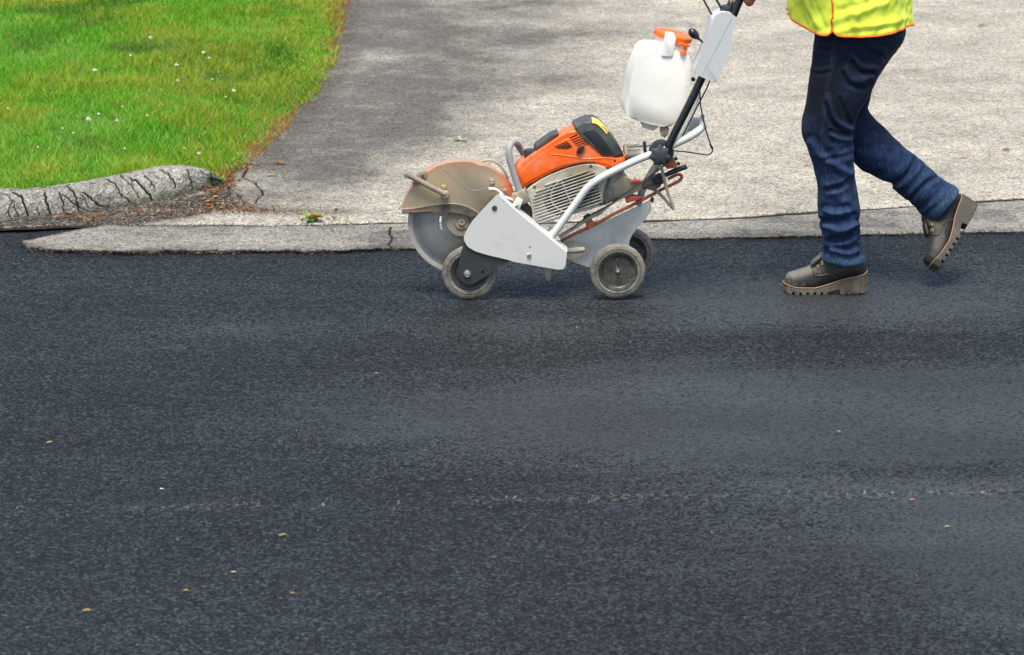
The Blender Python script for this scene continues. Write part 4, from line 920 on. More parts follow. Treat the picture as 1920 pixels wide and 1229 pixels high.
# ---- rear inner plate, slot plate, rails
prism('inner_plate', Z3([(555, 452), (900, 300), (1200, 160), (1500, 20), (1590, -30), (1612, 70), (1600, 110), (1520, 210), (1440, 300), (1380, 375), (1352, 440), (1345, 520), (1300, 640), (1150, 760), (980, 760), (880, 742), (740, 700), (640, 662), (600, 560)]), .125, .130, M_whited, cart, .001, 1)
prism('plate_corner', Z4([(405, 832), (430, 858), (415, 905), (385, 880)]), .118, .134, M_dark, cart, .001, 1)
bm = bmesh.new()
so = uz(Z3([(560, 498), (700, 440), (800, 490), (882, 500), (890, 560), (800, 610), (715, 668), (700, 640), (690, 662), (675, 638), (660, 660), (630, 650), (600, 600)]), .06)
si = uz(Z3([(590, 520), (845, 510), (850, 545), (600, 575)]), .06)
add_prism(bm, so, .060, .064, .001, 1); sl = obj('slotted_plate', bm, M_taupe, cart)
bm = bmesh.new(); add_prism(bm, uz(Z3([(600, 530), (700, 522), (820, 514), (838, 522), (836, 550), (820, 556), (700, 566), (610, 574)]), .058), .055, .0595, .002); obj('slide_bar', bm, M_whited, sl)
add = [(Z3([(500, 455), (900, 262), (1160, 140), (1495, -20)]), .0052)]
tube('orange_rail', Z3([(530, 462), (700, 372), (880, 288), (1000, 232)]) + Z4([(0, 1018), (210, 915), (400, 815), (520, 752), (650, 690), (700, 658), (716, 628), (700, 602), (660, 606), (570, 650)]), .055, .0062, M_rail, cart, 12, 4)
prism('base_rail', Z3([(505, 415), (560, 385), (700, 300), (880, 165), (1010, 100), (1175, 15)]) + Z4([(120, 780), (320, 680), (335, 740), (200, 805), (0, 900)]) + Z3([(1010, 150), (900, 190), (700, 330), (545, 425), (525, 440)]), .035, .060, M_taupe, cart, .002)
tube('adjusting_rod', Z4([(-60, 900), (100, 810), (250, 712), (400, 610), (500, 530), (560, 495)]), .028, .0034, M_dark, cart, 8)
for L in ([(832, 205), (900, 165), (930, 230), (950, 245), (945, 275), (880, 318), (862, 300), (865, 250)],):
    prism('rail_block', Z3(L), .04, .075, M_rail, cart, .003)
prism('rail_block_cap', Z3([(828, 190), (900, 148), (918, 180), (845, 215)]), .036, .08, M_dark, cart, .002)
prism('rail_shoe', Z4([(120, 850), (190, 820), (300, 840), (270, 870), (190, 880), (140, 905)]), .04, .075, M_rail, cart, .003)
tube('rubber_rod', Z4([(540, 610), (640, 565), (770, 515)]), .035, [.009, .010, .0095], M_black, cart, 12)
bm = bmesh.new(); add_tube(bm, [MF(x, y, .045) for x, y in Z4([(300, 725), (350, 700), (400, 680), (440, 662), (500, 640), (530, 620)])], [.014, .019, .019, .022, .022, .016], 14, 3); obj('damper', bm, M_dark, cart)
lathe('damper_cap', *Z4([(455, 655)])[0], .03, (0, -1, 0), [(.018, -.01), (.018, .004), (.012, .010), (0, .010)], M_black, cart, 8)
prism('damper_bracket', Z4([(340, 740), (480, 690), (505, 720), (440, 770), (420, 750), (365, 765)]), .03, .06, M_dark, cart, .002)
prism('support_block', Z4([(533, 508), (560, 470), (600, 432), (640, 440), (668, 500), (672, 535), (560, 545)]), .01, .05, M_rail, cart, .003)
for q in ((655, 437), (682, 490)): lathe('bolt', *Z4([q])[0], .02, (0, -1, 0), [(.007, -.01), (.007, .004), (0, .004)], M_dark, cart, 6)
tube('tan_strap', Z4([(500, 510), (520, 600), (545, 700), (575, 800), (610, 890), (632, 965)]), .015, [.0064, .0064, .0062, .006, .006, .005], M_tan, cart, 10)
tube('tan_strap', Z4([(632, 965), (590, 920), (540, 860), (470, 790), (400, 750)]), [.018, .03, .045, .05, .05], .0058, M_taupe, cart, 10)
prism('ground_prop', Z3([(355, 745), (462, 750), (445, 880), (432, 905), (402, 905), (392, 880)]), .05, .075, M_taupe, cart, .004)
# ---- hinge hub, handle pole, control box
lathe('hub', *Z4([(505, 372)])[0], -.008, (0, -1, 0), [(.036, -.03), (.045, -.028), (.046, .004), (.043, .010), (.030, .013), (0, .013)], M_black, cart, 40)
lathe('star_knob', *Z4([(484, 398)])[0], -.036, (0, -1, 0), [(.020, -.01), (.034, -.004), (.037, .004), (.034, .012), (.020, .018), (0, .018)], painted('knob_plastic', (.045, .05, .055), .4, (.1, .1, .1), .2), cart, 84, lambda k, r: 1 + (.12 * math.cos(k * 2 * PI / 84 * 7) if r > .03 else 0))
pole = tube('handle_pole', Z5([(452, 1235), (470, 1170), (560, 990), (640, 830), (720, 660), (800, 500), (880, 340), (950, 200), (985, 130), (1015, 60), (1040, 0)]) + [(1392, -18), (1399, -40), (1414, -58), (1436, -66)], -.022, .0150, M_blackpaint, cart, 20, 4)
tube('far_handle', [(1362, 24), (1371, 4), (1380, -20), (1388, -42), (1402, -60), (1425, -68)], [.10, .11, .16, .2, .22, .22], .0120, M_blackpaint, cart, 16, 4)
box = prism('control_cover', roundpoly(Z5([(812, 152), (850, 118), (905, 98), (960, 106), (1022, 155), (1018, 185), (985, 265), (968, 318), (972, 345), (990, 372), (930, 505), (852, 672), (832, 680), (760, 652), (664, 605), (668, 575), (720, 450), (762, 330)]), .12, 2), -.052, .03, M_cover, cart, .006, 4)
tube('cover_seam', Z5([(974, 155), (900, 300), (820, 455), (728, 622)]), -.0522, .0006, M_slot if False else painted('seam_grey', (.25, .26, .26), .6), box, 6)
prism('control_cap', Z5([(885, 95), (905, 55), (935, 48), (965, 65), (965, 110), (900, 112)]), -.03, .01, M_black, cart, .004)
tube('brake_lever', Z5([(828, 155), (800, 105), (770, 50), (745, 5)]) + [(1312, -14)], .0, .0036, M_black, cart, 8)
tube('brake_lever', Z5([(895, 90), (878, 50), (852, 5)]) + [(1336, -14)], -.01, .0042, M_black, cart, 8)
tube('control_rod', Z5([(950, 90), (965, 60), (1000, 0)]) + [(1384, -14)], .0, .0055, M_black, cart, 10)
kn = tube('throttle_stem', Z5([(735, 350), (700, 318), (675, 300)]), -.01, .0040, M_black, cart, 8)
bm = bmesh.new(); add_tube(bm, [MF(x, y, -.01) for x, y in Z5([(712, 330), (700, 318), (686, 305), (668, 288), (648, 268), (632, 252), (624, 245)])], [.003, .006, .012, .0165, .0165, .011, .003], 18, 3); obj('ball_knob', bm, M_blackpaint, kn, 180)
# cables
tube('cable', Z5([(800, 655), (760, 745), (690, 880), (620, 1020), (575, 1110), (540, 1160)]), -.01, .0028, M_cable, cart, 8)
tube('cable', Z5([(700, 700), (712, 760), (716, 850), (735, 960), (770, 1100), (812, 1225)]) + Z4([(1012, 285), (1040, 320), (1036, 360), (1012, 385), (970, 394), (900, 385), (780, 366), (650, 354), (600, 356)]), -.015, .0026, M_cable, cart, 8, 5)
# ---- water tank
tank_m = Mt('white_polythene', .42); tn = tank_m.noise(7, 4); tank_m.set(color=tank_m.mix(tank_m.ramp(tank_m.math('ADD', tn, 0), [(.45, 0), (.75, .5)]), (.92, .89, .81), (.78, .72, .60)), sub=.55, normal=tank_m.bump(tank_m.noise(40, 3), .05, .001))
tz = tank_m.sep(tank_m.tc, 2)
zb, zt = MF(1200, 235, .05)[2], MF(1200, 205, .05)[2]
gr = tank_m.n('ShaderNodeMapRange'); tank_m.put(gr.inputs[0], tz); gr.inputs[1].default_value = zb; gr.inputs[2].default_value = zt + .02; gr.inputs[3].default_value = .6; gr.inputs[4].default_value = 0
sp_ = tank_m.math('MULTIPLY', tank_m.math('LESS_THAN', tank_m.vor(26, 'Distance'), .08), .5)
base_c = tank_m.b.inputs['Base Color'].links[0].from_socket
tank_m.set(color=tank_m.mix(sp_, tank_m.mix(tank_m.math('MULTIPLY', gr.outputs[0], tank_m.ramp(tank_m.noise(20, 4), [(.2, .5), (.7, 1)])), base_c, (.52, .43, .27)), (.45, .42, .33)))
tank_m.b.inputs['Subsurface Radius'].default_value = (.02, .02, .018)
TM = tank_m.m
tank = prism('water_tank', roundpoly(Z5([(96, 935), (104, 880), (128, 760), (148, 640), (172, 560), (200, 480), (232, 418), (262, 398), (420, 402), (510, 425), (600, 440), (628, 462), (640, 505), (640, 600), (628, 720), (600, 840), (540, 960), (480, 1045), (420, 1048), (300, 1025), (160, 985)]), .16, 2), .030, .205, TM, cart, .018, 4, smooth=60)
prism('tank_foot', roundpoly(Z5([(212, 990), (245, 1055), (330, 1080), (365, 1052), (390, 1020), (300, 1000)]), .2), .06, .12, TM, tank, .006, 3)
prism('tank_handle', roundpoly(Z5([(392, 470), (410, 390), (430, 300), (442, 284), (505, 290), (516, 315), (500, 400), (492, 470)]), .2), .0255, .085, TM, tank, .007, 3, smooth=60)
ta = math.radians(13.5); axis = (math.sin(ta), -.02, math.cos(ta))
lathe('tank_neck', *Z5([(480, 350)])[0], .115, axis, [(.066, -.03), (.062, 0), (.058, .02), (0, .02)], TM, tank, 48)
cap = lathe('tank_cap', *Z5([(484, 318)])[0], .115, axis, [(.060, 0), (.071, .001), (.073, .003), (.073, .017), (.070, .021), (.060, .023), (.045, .020), (.030, .020), (0, .022)], painted('orange_cap', (.92, .15, .01), .36, (.7, .4, .25), .12, 5, bump=.05), tank, 120, lambda k, r: 1 + (.007 * (k % 4 < 2) if r > .072 else 0), 30)
va = lathe('tank_valve', *Z5([(578, 428)])[0], .030, axis, [(.012, -.01), (.011, .001), (.0055, .003), (.0050, .018), (.0095, .021), (.0098, .024), (.006, .026), (0, .026)], bpy.data.materials['orange_cap'], tank, 20)
prism('valve_handle', Z5([(530, 362), (560, 352), (600, 368), (632, 378), (630, 388), (590, 388), (545, 378)]), .022, .040, bpy.data.materials['orange_cap'], va, .0015)
prism('tank_bracket', Z5([(700, 740), (722, 780), (640, 1000), (600, 1120), (500, 1170), (520, 1080)]), .035, .06, M_whited, cart, .003)
prism('tank_bracket', Z5([(560, 1000), (640, 975), (745, 985), (752, 1010), (700, 1030), (640, 1080), (560, 1110)]), .06, .09, M_white, cart, .003)
prism('tank_bracket', Z5([(395, 1052), (460, 1060), (455, 1110), (420, 1140), (392, 1100)]), .04, .08, M_taupe, cart, .003)
for q in ((735, 960), (405, 1110), (658, 655)): lathe('bolt', *Z5([q])[0], .03, (0, -1, 0), [(.008, -.01), (.008, .003), (0, .003)], M_steel if q[0] != 658 else M_black, cart, 6)
# ================================================================== the worker
PO = G(1548, 549); PF = Frame(PO, 0.0)
man = empty('person', PO)
tag(man, 'worker in lime vest and dark blue jeans walking behind the saw, one boot lifted', 'person')
def P(x, y, w=0.0): return np.array(PF(x, y, w))
def ring_surface(bm, rings, seg=28, close=True):
    """rings: (centre, half axis a (3d), half axis b (3d)) -> closed tube"""
    vs = []
    for c, a, b in rings:
        vs.append([bm.verts.new(Vector((np.array(c) + np.array(a) * math.cos(t) + np.array(b) * math.sin(t)).tolist())) for t in [2 * PI * k / seg for k in range(seg)]])
    for r0, r1 in zip(vs[:-1], vs[1:]):
        for k in range(seg): bm.faces.new((r0[k], r0[(k + 1) % seg], r1[(k + 1) % seg], r1[k]))
    bm.faces.new(vs[0][::-1]); bm.faces.new(vs[-1])
def leg_rings(L, n=6, dscale=.92):
    """L: (front px, back px, w, depth) pairs of outline points"""
    A = []
    for f, b, w_, d_ in L:
        p, q = P(*f, w_), P(*b, w_); A.append(np.r_[(p + q) / 2, (q - p) / 2, d_ if d_ else np.linalg.norm(q - p) / 2 * dscale])
    A = catmull(A, n); return [(a[:3], a[3:6], np.array([0, a[6], 0])) for a in A]
NEAR = [((1530, 30), (1660, 30), .03, .10), ((1528, 68), (1668, 72), .025, .105), ((1522, 110), (1656, 118), .015, .102), ((1515, 150), (1640, 158), .008, .098), ((1509, 195), (1618, 200), .0, .092), ((1505, 232), (1602, 238), -.002, .086),
        ((1507, 262), (1598, 264), 0, .082), ((1517, 290), (1600, 290), .002, .078), ((1525, 320), (1603, 318), .004, .076), ((1531, 350), (1608, 350), .004, .076), ((1533, 385), (1613, 385), .003, .077), ((1534, 404), (1612, 404), .002, .077), ((1537, 412), (1610, 412), .002, .074), ((1536, 424), (1613, 422), .002, .077),
        ((1541, 446), (1613, 446), .0, .076), ((1541, 470), (1617, 466), .0, .078), ((1539, 488), (1622, 489), .0, .080)]
REAR = [((1560, 20), (1688, 20), .19, .10), ((1556, 70), (1697, 68), .195, .105), ((1548, 110), (1667, 112), .19, .100), ((1546, 150), (1640, 152), .19, .090), ((1545, 185), (1632, 182), .19, .085),
        ((1548, 225), (1628, 205), .19, .082), ((1562, 262), (1640, 222), .19, .083), ((1590, 296), (1662, 240), .19, .084), ((1622, 322), (1690, 272), .192, .082), ((1648, 336), (1714, 290), .193, .080), ((1668, 345), (1732, 306), .194, .078), ((1676, 358), (1748, 322), .195, .078),
        ((1690, 370), (1764, 336), .195, .076), ((1712, 384), (1778, 344), .196, .077), ((1724, 400), (1790, 350), .196, .078), ((1743, 414), (1798, 356), .196, .080)]
bm = bmesh.new()
ring_surface(bm, leg_rings(NEAR)); ring_surface(bm, leg_rings(REAR))
hips = []
for y, f, b, d_ in [(-60, 1520, 1680, .155), (-20, 1522, 1686, .170), (30, 1528, 1692, .180), (68, 1532, 1694, .182), (95, 1540, 1676, .165), (120, 1552, 1655, .12)]:
    p, q = P(f, y, .105), P(b, y, .105); hips.append(np.r_[(p + q) / 2, (q - p) / 2, d_])
ring_surface(bm, [(a[:3], a[3:6], np.array([0, a[6], 0])) for a in catmull(hips, 5)], 40)
me = remesh_join(bm, .0042, 5, 'jeans')
V = coords(me); N = normals(me); Wd = PF.world(V); qx, qy = proj(Wd)
nearleg = sst(.12, .09, V[:, 1]); facing = sst(-.1, -.5, N[:, 1])
ZA = lambda L: [(1440 + x / 4.39, y / 4.39) for x, y in L]
ZB = lambda L: [(1440 + x / 3.964, 260 + y / 3.964) for x, y in L]
ZC = lambda L: [(1240 + x / 2.8235, 100 + y / 2.8235) for x, y in L]
disp = np.zeros(len(V)); 
def fold(L, wpx, amp, side):              # ridge (+) or crease (-) across the cloth
    global disp
    L = catmull([np.array(p) for p in L], 4); d = pldist(qx, qy, [tuple(p) for p in L])
    wgt = nearleg if side == 'n' else (1 - nearleg)
    amp *= ((.85 if np.mean([p[1] for p in L]) < 262 else .38) if abs(amp) < .0105 and np.mean([p[1] for p in L]) < 385 else (.17 if abs(amp) < .0105 else .8)) if side == 'n' else (.9 if abs(amp) > .0095 else .42)
    wpx = wpx * 1.25
    disp += wgt * amp * (np.exp(-(d / wpx) ** 2) - .35 * np.exp(-((d - wpx * 1.9) / wpx) ** 2)) * np.clip(facing + .22, 0, 1)
for L, w_, a_ in [([(1520, 268), (1548, 300), (1600, 330)], 6.5, .010), ([(1530, 330), (1566, 366), (1610, 392)], 7.5, .013), ([(1604, 330), (1580, 350), (1552, 356)], 5, -.010), ([(1600, 434), (1585, 446), (1556, 450)], 5.5, -.010), ([(1550, 425), (1575, 432), (1602, 422)], 5.5, .008), ([(1606, 470), (1590, 476), (1560, 470)], 4.5, .006), ([(1548, 396), (1566, 401), (1590, 396)], 5, .006)]:
    fold(L, w_ * .8, a_ / (.38 if np.mean([p[1] for p in L]) < 385 else .17) * .5 if abs(a_) < .0105 else a_ * .7, 'n')
for L, w_, a_ in [
    (ZA([(640, 560), (680, 640), (760, 665), (850, 640)]), 4.5, .007), (ZA([(700, 460), (780, 545), (890, 560)]), 4, .006), (ZA([(800, 340), (880, 400), (960, 430)]), 4, .005), (ZA([(620, 610), (670, 700), (780, 730)]), 3.5, -.005), (ZA([(690, 520), (760, 600), (860, 600)]), 3, -.006),
    (ZA([(490, 800), (520, 900), (560, 990), (640, 1050), (690, 1060)]), 4.0, .0085), (ZA([(470, 860), (500, 960), (560, 1050), (650, 1100)]), 3.5, -.007), (ZA([(590, 820), (640, 940), (680, 1020)]), 3.5, -.005), (ZA([(530, 1120), (590, 1150), (670, 1150)]), 3.5, .007), (ZA([(520, 1080), (580, 1110), (660, 1105)]), 2.8, -.006),
    (ZA([(330, 440), (420, 445), (520, 440)]), 3, .003), (ZA([(350, 360), (450, 372), (540, 368)]), 3, .003), (ZA([(320, 560), (410, 575), (510, 560)]), 3, .003), (ZA([(330, 600), (420, 610), (500, 600)]), 2.5, -.003),
    (ZB([(280, 60), (340, 110), (420, 130), (520, 90)]), 3.5, .007), (ZB([(440, 110), (540, 90), (610, 40)]), 3, -.006), (ZB([(320, 150), (400, 165), (520, 140), (620, 110)]), 3, -.006), (ZB([(440, 180), (540, 180), (630, 150)]), 3.2, .006), (ZB([(470, 60), (560, 40), (600, 10)]), 3.2, .006),
    (ZB([(395, 602), (450, 620), (560, 605), (640, 566)]), 3.0, -.0108), (ZB([(375, 570), (440, 575), (540, 570), (650, 520)]), 4, .008), (ZB([(380, 650), (460, 660), (570, 650), (680, 620)]), 4, .008), (ZB([(560, 480), (620, 440), (670, 400)]), 4, .006), (ZB([(540, 420), (610, 370), (660, 340)]), 3.5, -.005),
    (ZB([(400, 740), (480, 760), (600, 740), (690, 700)]), 3.2, -.008), (ZB([(400, 710), (480, 715), (600, 700), (690, 665)]), 3.2, .007), (ZB([(390, 790), (480, 810), (600, 790), (700, 765)]), 3.4, .008), (ZB([(400, 830), (480, 850), (620, 830), (715, 820)]), 2.8, -.007), (ZB([(370, 450), (440, 500), (460, 560)]), 3.5, .005),
    (ZB([(360, 330), (430, 350), (520, 330), (620, 290)]), 4, .004), (ZB([(400, 270), (500, 260), (620, 220)]), 4, -.004), (ZB([(700, 470), (640, 520), (560, 540)]), 3, -.005), (ZB([(460, 690), (560, 680), (660, 640)]), 2.5, -.005)]:
    fold(L, w_, a_, 'n')
for L, w_, a_ in [
    (ZC([(1345, 560), (1320, 620), (1270, 665), (1222, 690)]), 3.2, -.012), (ZC([(1300, 530), (1290, 590), (1230, 640), (1180, 665)]), 4.5, .008), (ZC([(1375, 575), (1350, 640), (1290, 700), (1230, 715)]), 4.2, .010), (ZC([(1240, 500), (1200, 580), (1130, 620)]), 4, .004), (ZC([(1460, 655), (1400, 690), (1350, 740), (1305, 785)]), 3.2, -.010),
    (ZC([(1430, 620), (1370, 680), (1310, 740)]), 3.5, .007), (ZC([(1490, 670), (1430, 710), (1380, 770), (1330, 800)]), 3.4, .009), (ZC([(1520, 690), (1460, 740), (1410, 790), (1365, 830)]), 2.8, -.008), (ZC([(1545, 705), (1490, 760), (1430, 810), (1380, 845)]), 3, .007), (ZC([(1400, 600), (1340, 660), (1260, 730)]), 2.6, -.006),
    (ZC([(1010, 440), (1060, 410), (1110, 380)]), 4, .006), (ZC([(1010, 470), (1060, 450), (1120, 400)]), 3.2, -.007), (ZC([(1010, 540), (1090, 600), (1170, 640)]), 4, -.005), (ZC([(1030, 520), (1120, 540), (1200, 560)]), 5, .005), (ZC([(1060, 270), (1080, 240), (1110, 180)]), 3.5, -.006), (ZC([(1200, 500), (1270, 520), (1320, 540)]), 3, .005)]:
    fold(L, w_, a_, 'r')
disp += (fbm(V[:, 0] * 26 + V[:, 1] * 9, V[:, 2] * 20, 111, 3) - .5) * .0045 + (fbm(V[:, 0] * 11 - V[:, 2] * 6, V[:, 2] * 7 + V[:, 0] * 3, 131, 2) - .5) * .016
seamL = [(1567.6, 60), (1563, 98), (1558.5, 127.6), (1551, 160), (1547, 182), (1543, 220), (1540.5, 250), (1545, 290), (1549, 316), (1555, 352), (1558.6, 386), (1557, 436), (1561, 470), (1563, 489)]
ds = pldist(qx, qy, seamL); sm = np.exp(-(ds / 1.5) ** 2) * nearleg * facing; stitch = np.exp(-((ds - 2.2) / .8) ** 2) * nearleg * facing * (qx > 0)
disp -= sm * .002; disp += np.exp(-((ds - 3) / 1.6) ** 2) * .0012 * nearleg * facing
# back pocket edge
pk = [(1628, 66), (1634, 76), (1652, 86), (1672, 96)]; dp = pldist(qx, qy, pk); disp -= np.exp(-(dp / 1.4) ** 2) * .0018 * facing; stitch = np.maximum(stitch, np.exp(-((dp - 1.6) / .7) ** 2) * facing * .8)
V2 = V + N * disp[:, None]
# hems
hem_n = sst(8, 5, np.abs(qy - (488 + (qx - 1580) * .02)) * 1.0) * nearleg
hd = [(1746, 410), (1797, 353)]; dh = pldist(qx, qy, hd); hem_r = sst(11, 8, dh) * (1 - nearleg)
dh_n = pldist(qx, qy, [(1538, 487), (1623, 489)]); hem_n = sst(11, 8, dh_n) * nearleg
V2 = V2 + N * (.0016 * (hem_n + hem_r))[:, None]
me.vertices.foreach_set('co', V2.astype(np.float32).ravel()); me.update()
leg_tone = sst(200, 330, qy) * .9 + .05 + .2 * fbm(qx / 30, qy / 40, 5) + .35 * np.clip(disp / .007, -.6, .8)  # bluer below the knee and on fold ridges, darker above and in creases
for nm, a in (('leg_tone', np.clip(leg_tone, 0, 1)), ('hem', np.maximum(hem_n, hem_r)), ('stitch', np.clip(stitch, 0, 1))):
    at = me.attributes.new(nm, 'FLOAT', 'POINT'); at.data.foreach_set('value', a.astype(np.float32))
me.shade_smooth()
def denim():
    m = Mt('dark_denim', .82, spec=.2)
    n1 = m.noise(34, 6, .7, m.map((1.6, 1.6, .5))); n2 = m.noise(420, 2, .6); wv = m.noise(150, 3, .6, m.map((1, 1, .35)))
    c = m.mix(m.attr('leg_tone'), (.0035, .0055, .012), (.013, .031, .082))
    c = m.mix(m.ramp(n1, [(.35, .35), (.65, 0)]), c, (.006, .010, .024))
    c = m.mix(m.math('MULTIPLY', m.ramp(m.math('ADD', m.math('MULTIPLY', n1, .5), m.math('MULTIPLY', wv, .5)), [(.50, 0), (.68, .6)]), m.attr('leg_tone')), c, (.055, .10, .19))
    c = m.mix(m.math('MULTIPLY', m.attr('hem'), m.ramp(wv, [(.4, .2), (.6, .75)])), c, (.055, .095, .155))
    c = m.mix(m.math('MULTIPLY', m.attr('stitch'), .28), c, (.075, .095, .14))
    m.set(color=c, sheen=.03, normal=m.bump(m.math('ADD', m.math('MULTIPLY', n2, .4), m.math('ADD', n1, m.math('MULTIPLY', wv, .5))), .4, .0022)); return m.m
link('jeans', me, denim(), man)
# ---- boots: lofted along the foot. fx forward from the heel's back, z up (metres)
leather = painted('dusty_boot_leather', (.016, .016, .014), .50, (.26, .235, .185), .22, 9, bump=.35, topdust=.85)
leather2 = painted('brown_boot_leather', (.013, .011, .008), .55, (.07, .055, .036), .28, 8, bump=.25)
sole2 = painted('dark_boot_sole', (.055, .047, .036), .7, (.17, .14, .10), .30, 14, bump=.4)
solem = painted('boot_sole_rubber', (.095, .078, .055), .8, (.20, .165, .115), .5, 20, bump=.4)
weltm = painted('boot_welt', (.34, .18, .085), .6, (.20, .15, .10), .45, 30, bump=.2)
gold = painted('brass_eyelet', (.80, .58, .22), .25, (.4, .3, .15), .1, metal=.9)
fxs = lambda x: (1672 - x) / 4790.0
fzs = lambda y: (948 - y) / 4790.0
def boot(yaw_loc, matl, sc_=1.0):
    e = empty('boot', (0, 0, 0)); e.parent = man
    # plan outline: centre line offset and half width along the foot
    hw = lambda f: np.interp(f, [0, .010, .03, .09, .15, .21, .25, .28, .298, .305, .309], [.010, .024, .034, .036, .038, .046, .050, .046, .034, .020, .006])
    weltz = lambda f: np.interp(f, [fxs(v) for v in (1680, 1600, 1400, 1200, 1050, 900, 740, 400, 190)], [fzs(v) for v in (548, 592, 632, 682, 742, 792, 830, 822, 775)])
    topz = lambda f: np.interp(f, [fxs(v) for v in (1668, 1650, 1610, 1560, 1500, 1000, 860, 800, 720, 650, 550, 400, 280, 230, 200, 190)], [fzs(v) for v in (470, 425, 330, 200, 120, 110, 190, 320, 410, 452, 497, 550, 588, 625, 680, 740)])
    bm = bmesh.new(); rows = []; S = 26
    for f in np.concatenate([np.linspace(.001, .02, 6), np.linspace(.03, .28, 34), np.linspace(.284, .308, 10)]):
        z0 = weltz(f) - .003; z1 = max(topz(f), z0 + .006); h = hw(f) - .003; row = []
        shaft = np.clip((z1 - .105) / .05, 0, 1)
        for k in range(S + 1):
            a = PI * k / S; cw = math.cos(a); s_ = math.sin(a)
            zz = z0 + (z1 - z0) * abs(s_) ** (.62 - .1 * shaft)
            lim = h * (1 - .18 * np.clip((zz - .08) / .05, 0, 1))
            row.append(bm.verts.new((-f, lim * (abs(cw) ** .9) * (1 if cw > 0 else -1), zz)))
        rows.append(row)
    for a, b in zip(rows[:-1], rows[1:]):
        for k in range(S): bm.faces.new((a[k], a[k + 1], b[k + 1], b[k]))
        bm.faces.new((a[0], b[0], b[S], a[S]))
    bm.faces.new(rows[0][::-1]); bm.faces.new(rows[-1])
    up = obj('upper', bm, matl, e, 180)
    # sole with lugs and stacked heel
    def botz(f):
        x = 1672 - f * 4790
        z = np.interp(x, [170, 260, 450, 960, 975, 1120, 1185, 1200, 1640, 1690], [890, 935, 948, 946, 905, 850, 845, 946, 918, 905])
        z = fzs(z)
        if 320 < x < 960 and ((x - 330) % 128) < 46: z += .010
        if 1215 < x < 1640 and ((x - 1290) % 118) < 30: z += .0045
        return z
    bm = bmesh.new(); rows = []
    for f in np.linspace(-.003, .3125, 420):
        fc_ = min(max(f, .0), .309); h = hw(fc_) + .004; z1 = weltz(fc_) + .001; z0 = min(botz(f), z1 - .008)
        hb = h * (.93 if f < .10 else .97)
        rows.append([bm.verts.new((-f, -h, z1)), bm.verts.new((-f, -h, (z0 + z1) / 2)), bm.verts.new((-f, -hb, z0)), bm.verts.new((-f, hb, z0)), bm.verts.new((-f, h, (z0 + z1) / 2)), bm.verts.new((-f, h, z1))])
    for a, b in zip(rows[:-1], rows[1:]):
        for k in range(6): bm.faces.new((a[k], a[(k + 1) % 6], b[(k + 1) % 6], b[k]))
    bm.faces.new(rows[0]); bm.faces.new(rows[-1][::-1]); obj('sole', bm, solem if matl is leather else sole2, e, 30)
    bm = bmesh.new(); pts = []
    F2 = list(np.linspace(.0, .309, 50))
    for f in F2: pts.append((-f - (.003 if f > .3 else 0), -(hw(f) + .0035), weltz(f) + .0022))
    for f in F2[::-1]: pts.append((-f - (.003 if f > .3 else 0), (hw(f) + .0035), weltz(f) + .0022))
    pts.append(pts[0]); add_tube(bm, pts, .0024, 8, 0); obj('welt', bm, weltm, e, 60)
    # quarter piece: leather overlay with the eyelets, tongue, lace
    def side(x, y, off=.0, s_=-1):
        f = fxs(x); z = fzs(y); z0 = weltz(f) - .003; z1 = max(topz(f), z0 + .006); h = hw(f) - .003; t_ = min(max((z - z0) / (z1 - z0), 0), .999)
        sh_ = np.clip((z1 - .105) / .05, 0, 1); sn = t_ ** (1 / (.62 - .1 * sh_)); cs = math.sqrt(max(0, 1 - sn * sn)) ** .9
        return np.array([-f, s_ * (h * (1 - .18 * np.clip((z - .08) / .05, 0, 1)) * cs + off), z])
    for s_ in (-1, 1):
        bm = bmesh.new(); add_tube(bm, [side(x, y, .0006, s_) for x, y in [(735, 400), (705, 470), (700, 540), (735, 592), (800, 600), (880, 585), (960, 578), (1040, 595), (1110, 640), (1150, 680)]], .0022, 6, 4); obj('leather_edge', bm, matl, e, 60)
        for x, y in ((768, 455), (852, 385)):
            c = side(x, y, .0, s_); bm = bmesh.new(); add_lathe(bm, c, (-.2, s_ * .9, .35), [(.0066, -.003), (.0066, .0018), (.0048, .003), (.0030, .0016), (.0028, .000), (0, .000)], 16); obj('eyelet', bm, gold, e, 40)
    bm = bmesh.new()
    tg = [(fxs(x), fzs(y)) for x, y in [(655, 440), (665, 395), (740, 330), (830, 245), (850, 262), (800, 320), (735, 400), (690, 440)]]
    add_prism(bm, [(-a, b) for a, b in tg], -.028, .028, .003, 2); obj('tongue', bm, matl, e, 40)
    bm = bmesh.new()
    for x, y in ((745, 452), (830, 382)): add_tube(bm, [side(x + 20, y, .003, -1), side(x - 25, y - 20, .004, -1), (-fxs(x - 40), 0, topz(fxs(x - 40)) + .006), side(x - 25, y - 20, .004, 1), side(x + 20, y, .003, 1)], .0022, 6, 5)
    obj('lace', bm, leather2, e, 60)
    return e
b1 = boot(0, leather); hb = P(1624, 549, .0); b1.location = Vector((hb[0], .0, 0)); b1.rotation_euler = (0, 0, math.radians(-3))
b2 = boot(0, leather2)
# lifted boot: heel high behind, toe pointing down at the road, turned a little outwards
heel = P(1837, 388, .20); toe = P(1751, 500, .17)
ang = math.atan2(heel[2] - toe[2], heel[0] - toe[0]); ln = math.hypot(heel[2] - toe[2], heel[0] - toe[0])
yw = math.acos(min(1, ln / .311))
b2.rotation_mode = 'QUATERNION'
from mathutils import Quaternion
b2.rotation_quaternion = Quaternion((0, 1, 0), -ang) @ Quaternion((0, 0, 1), yw) @ Quaternion((1, 0, 0), math.radians(-16))
b2.location = Vector(heel)
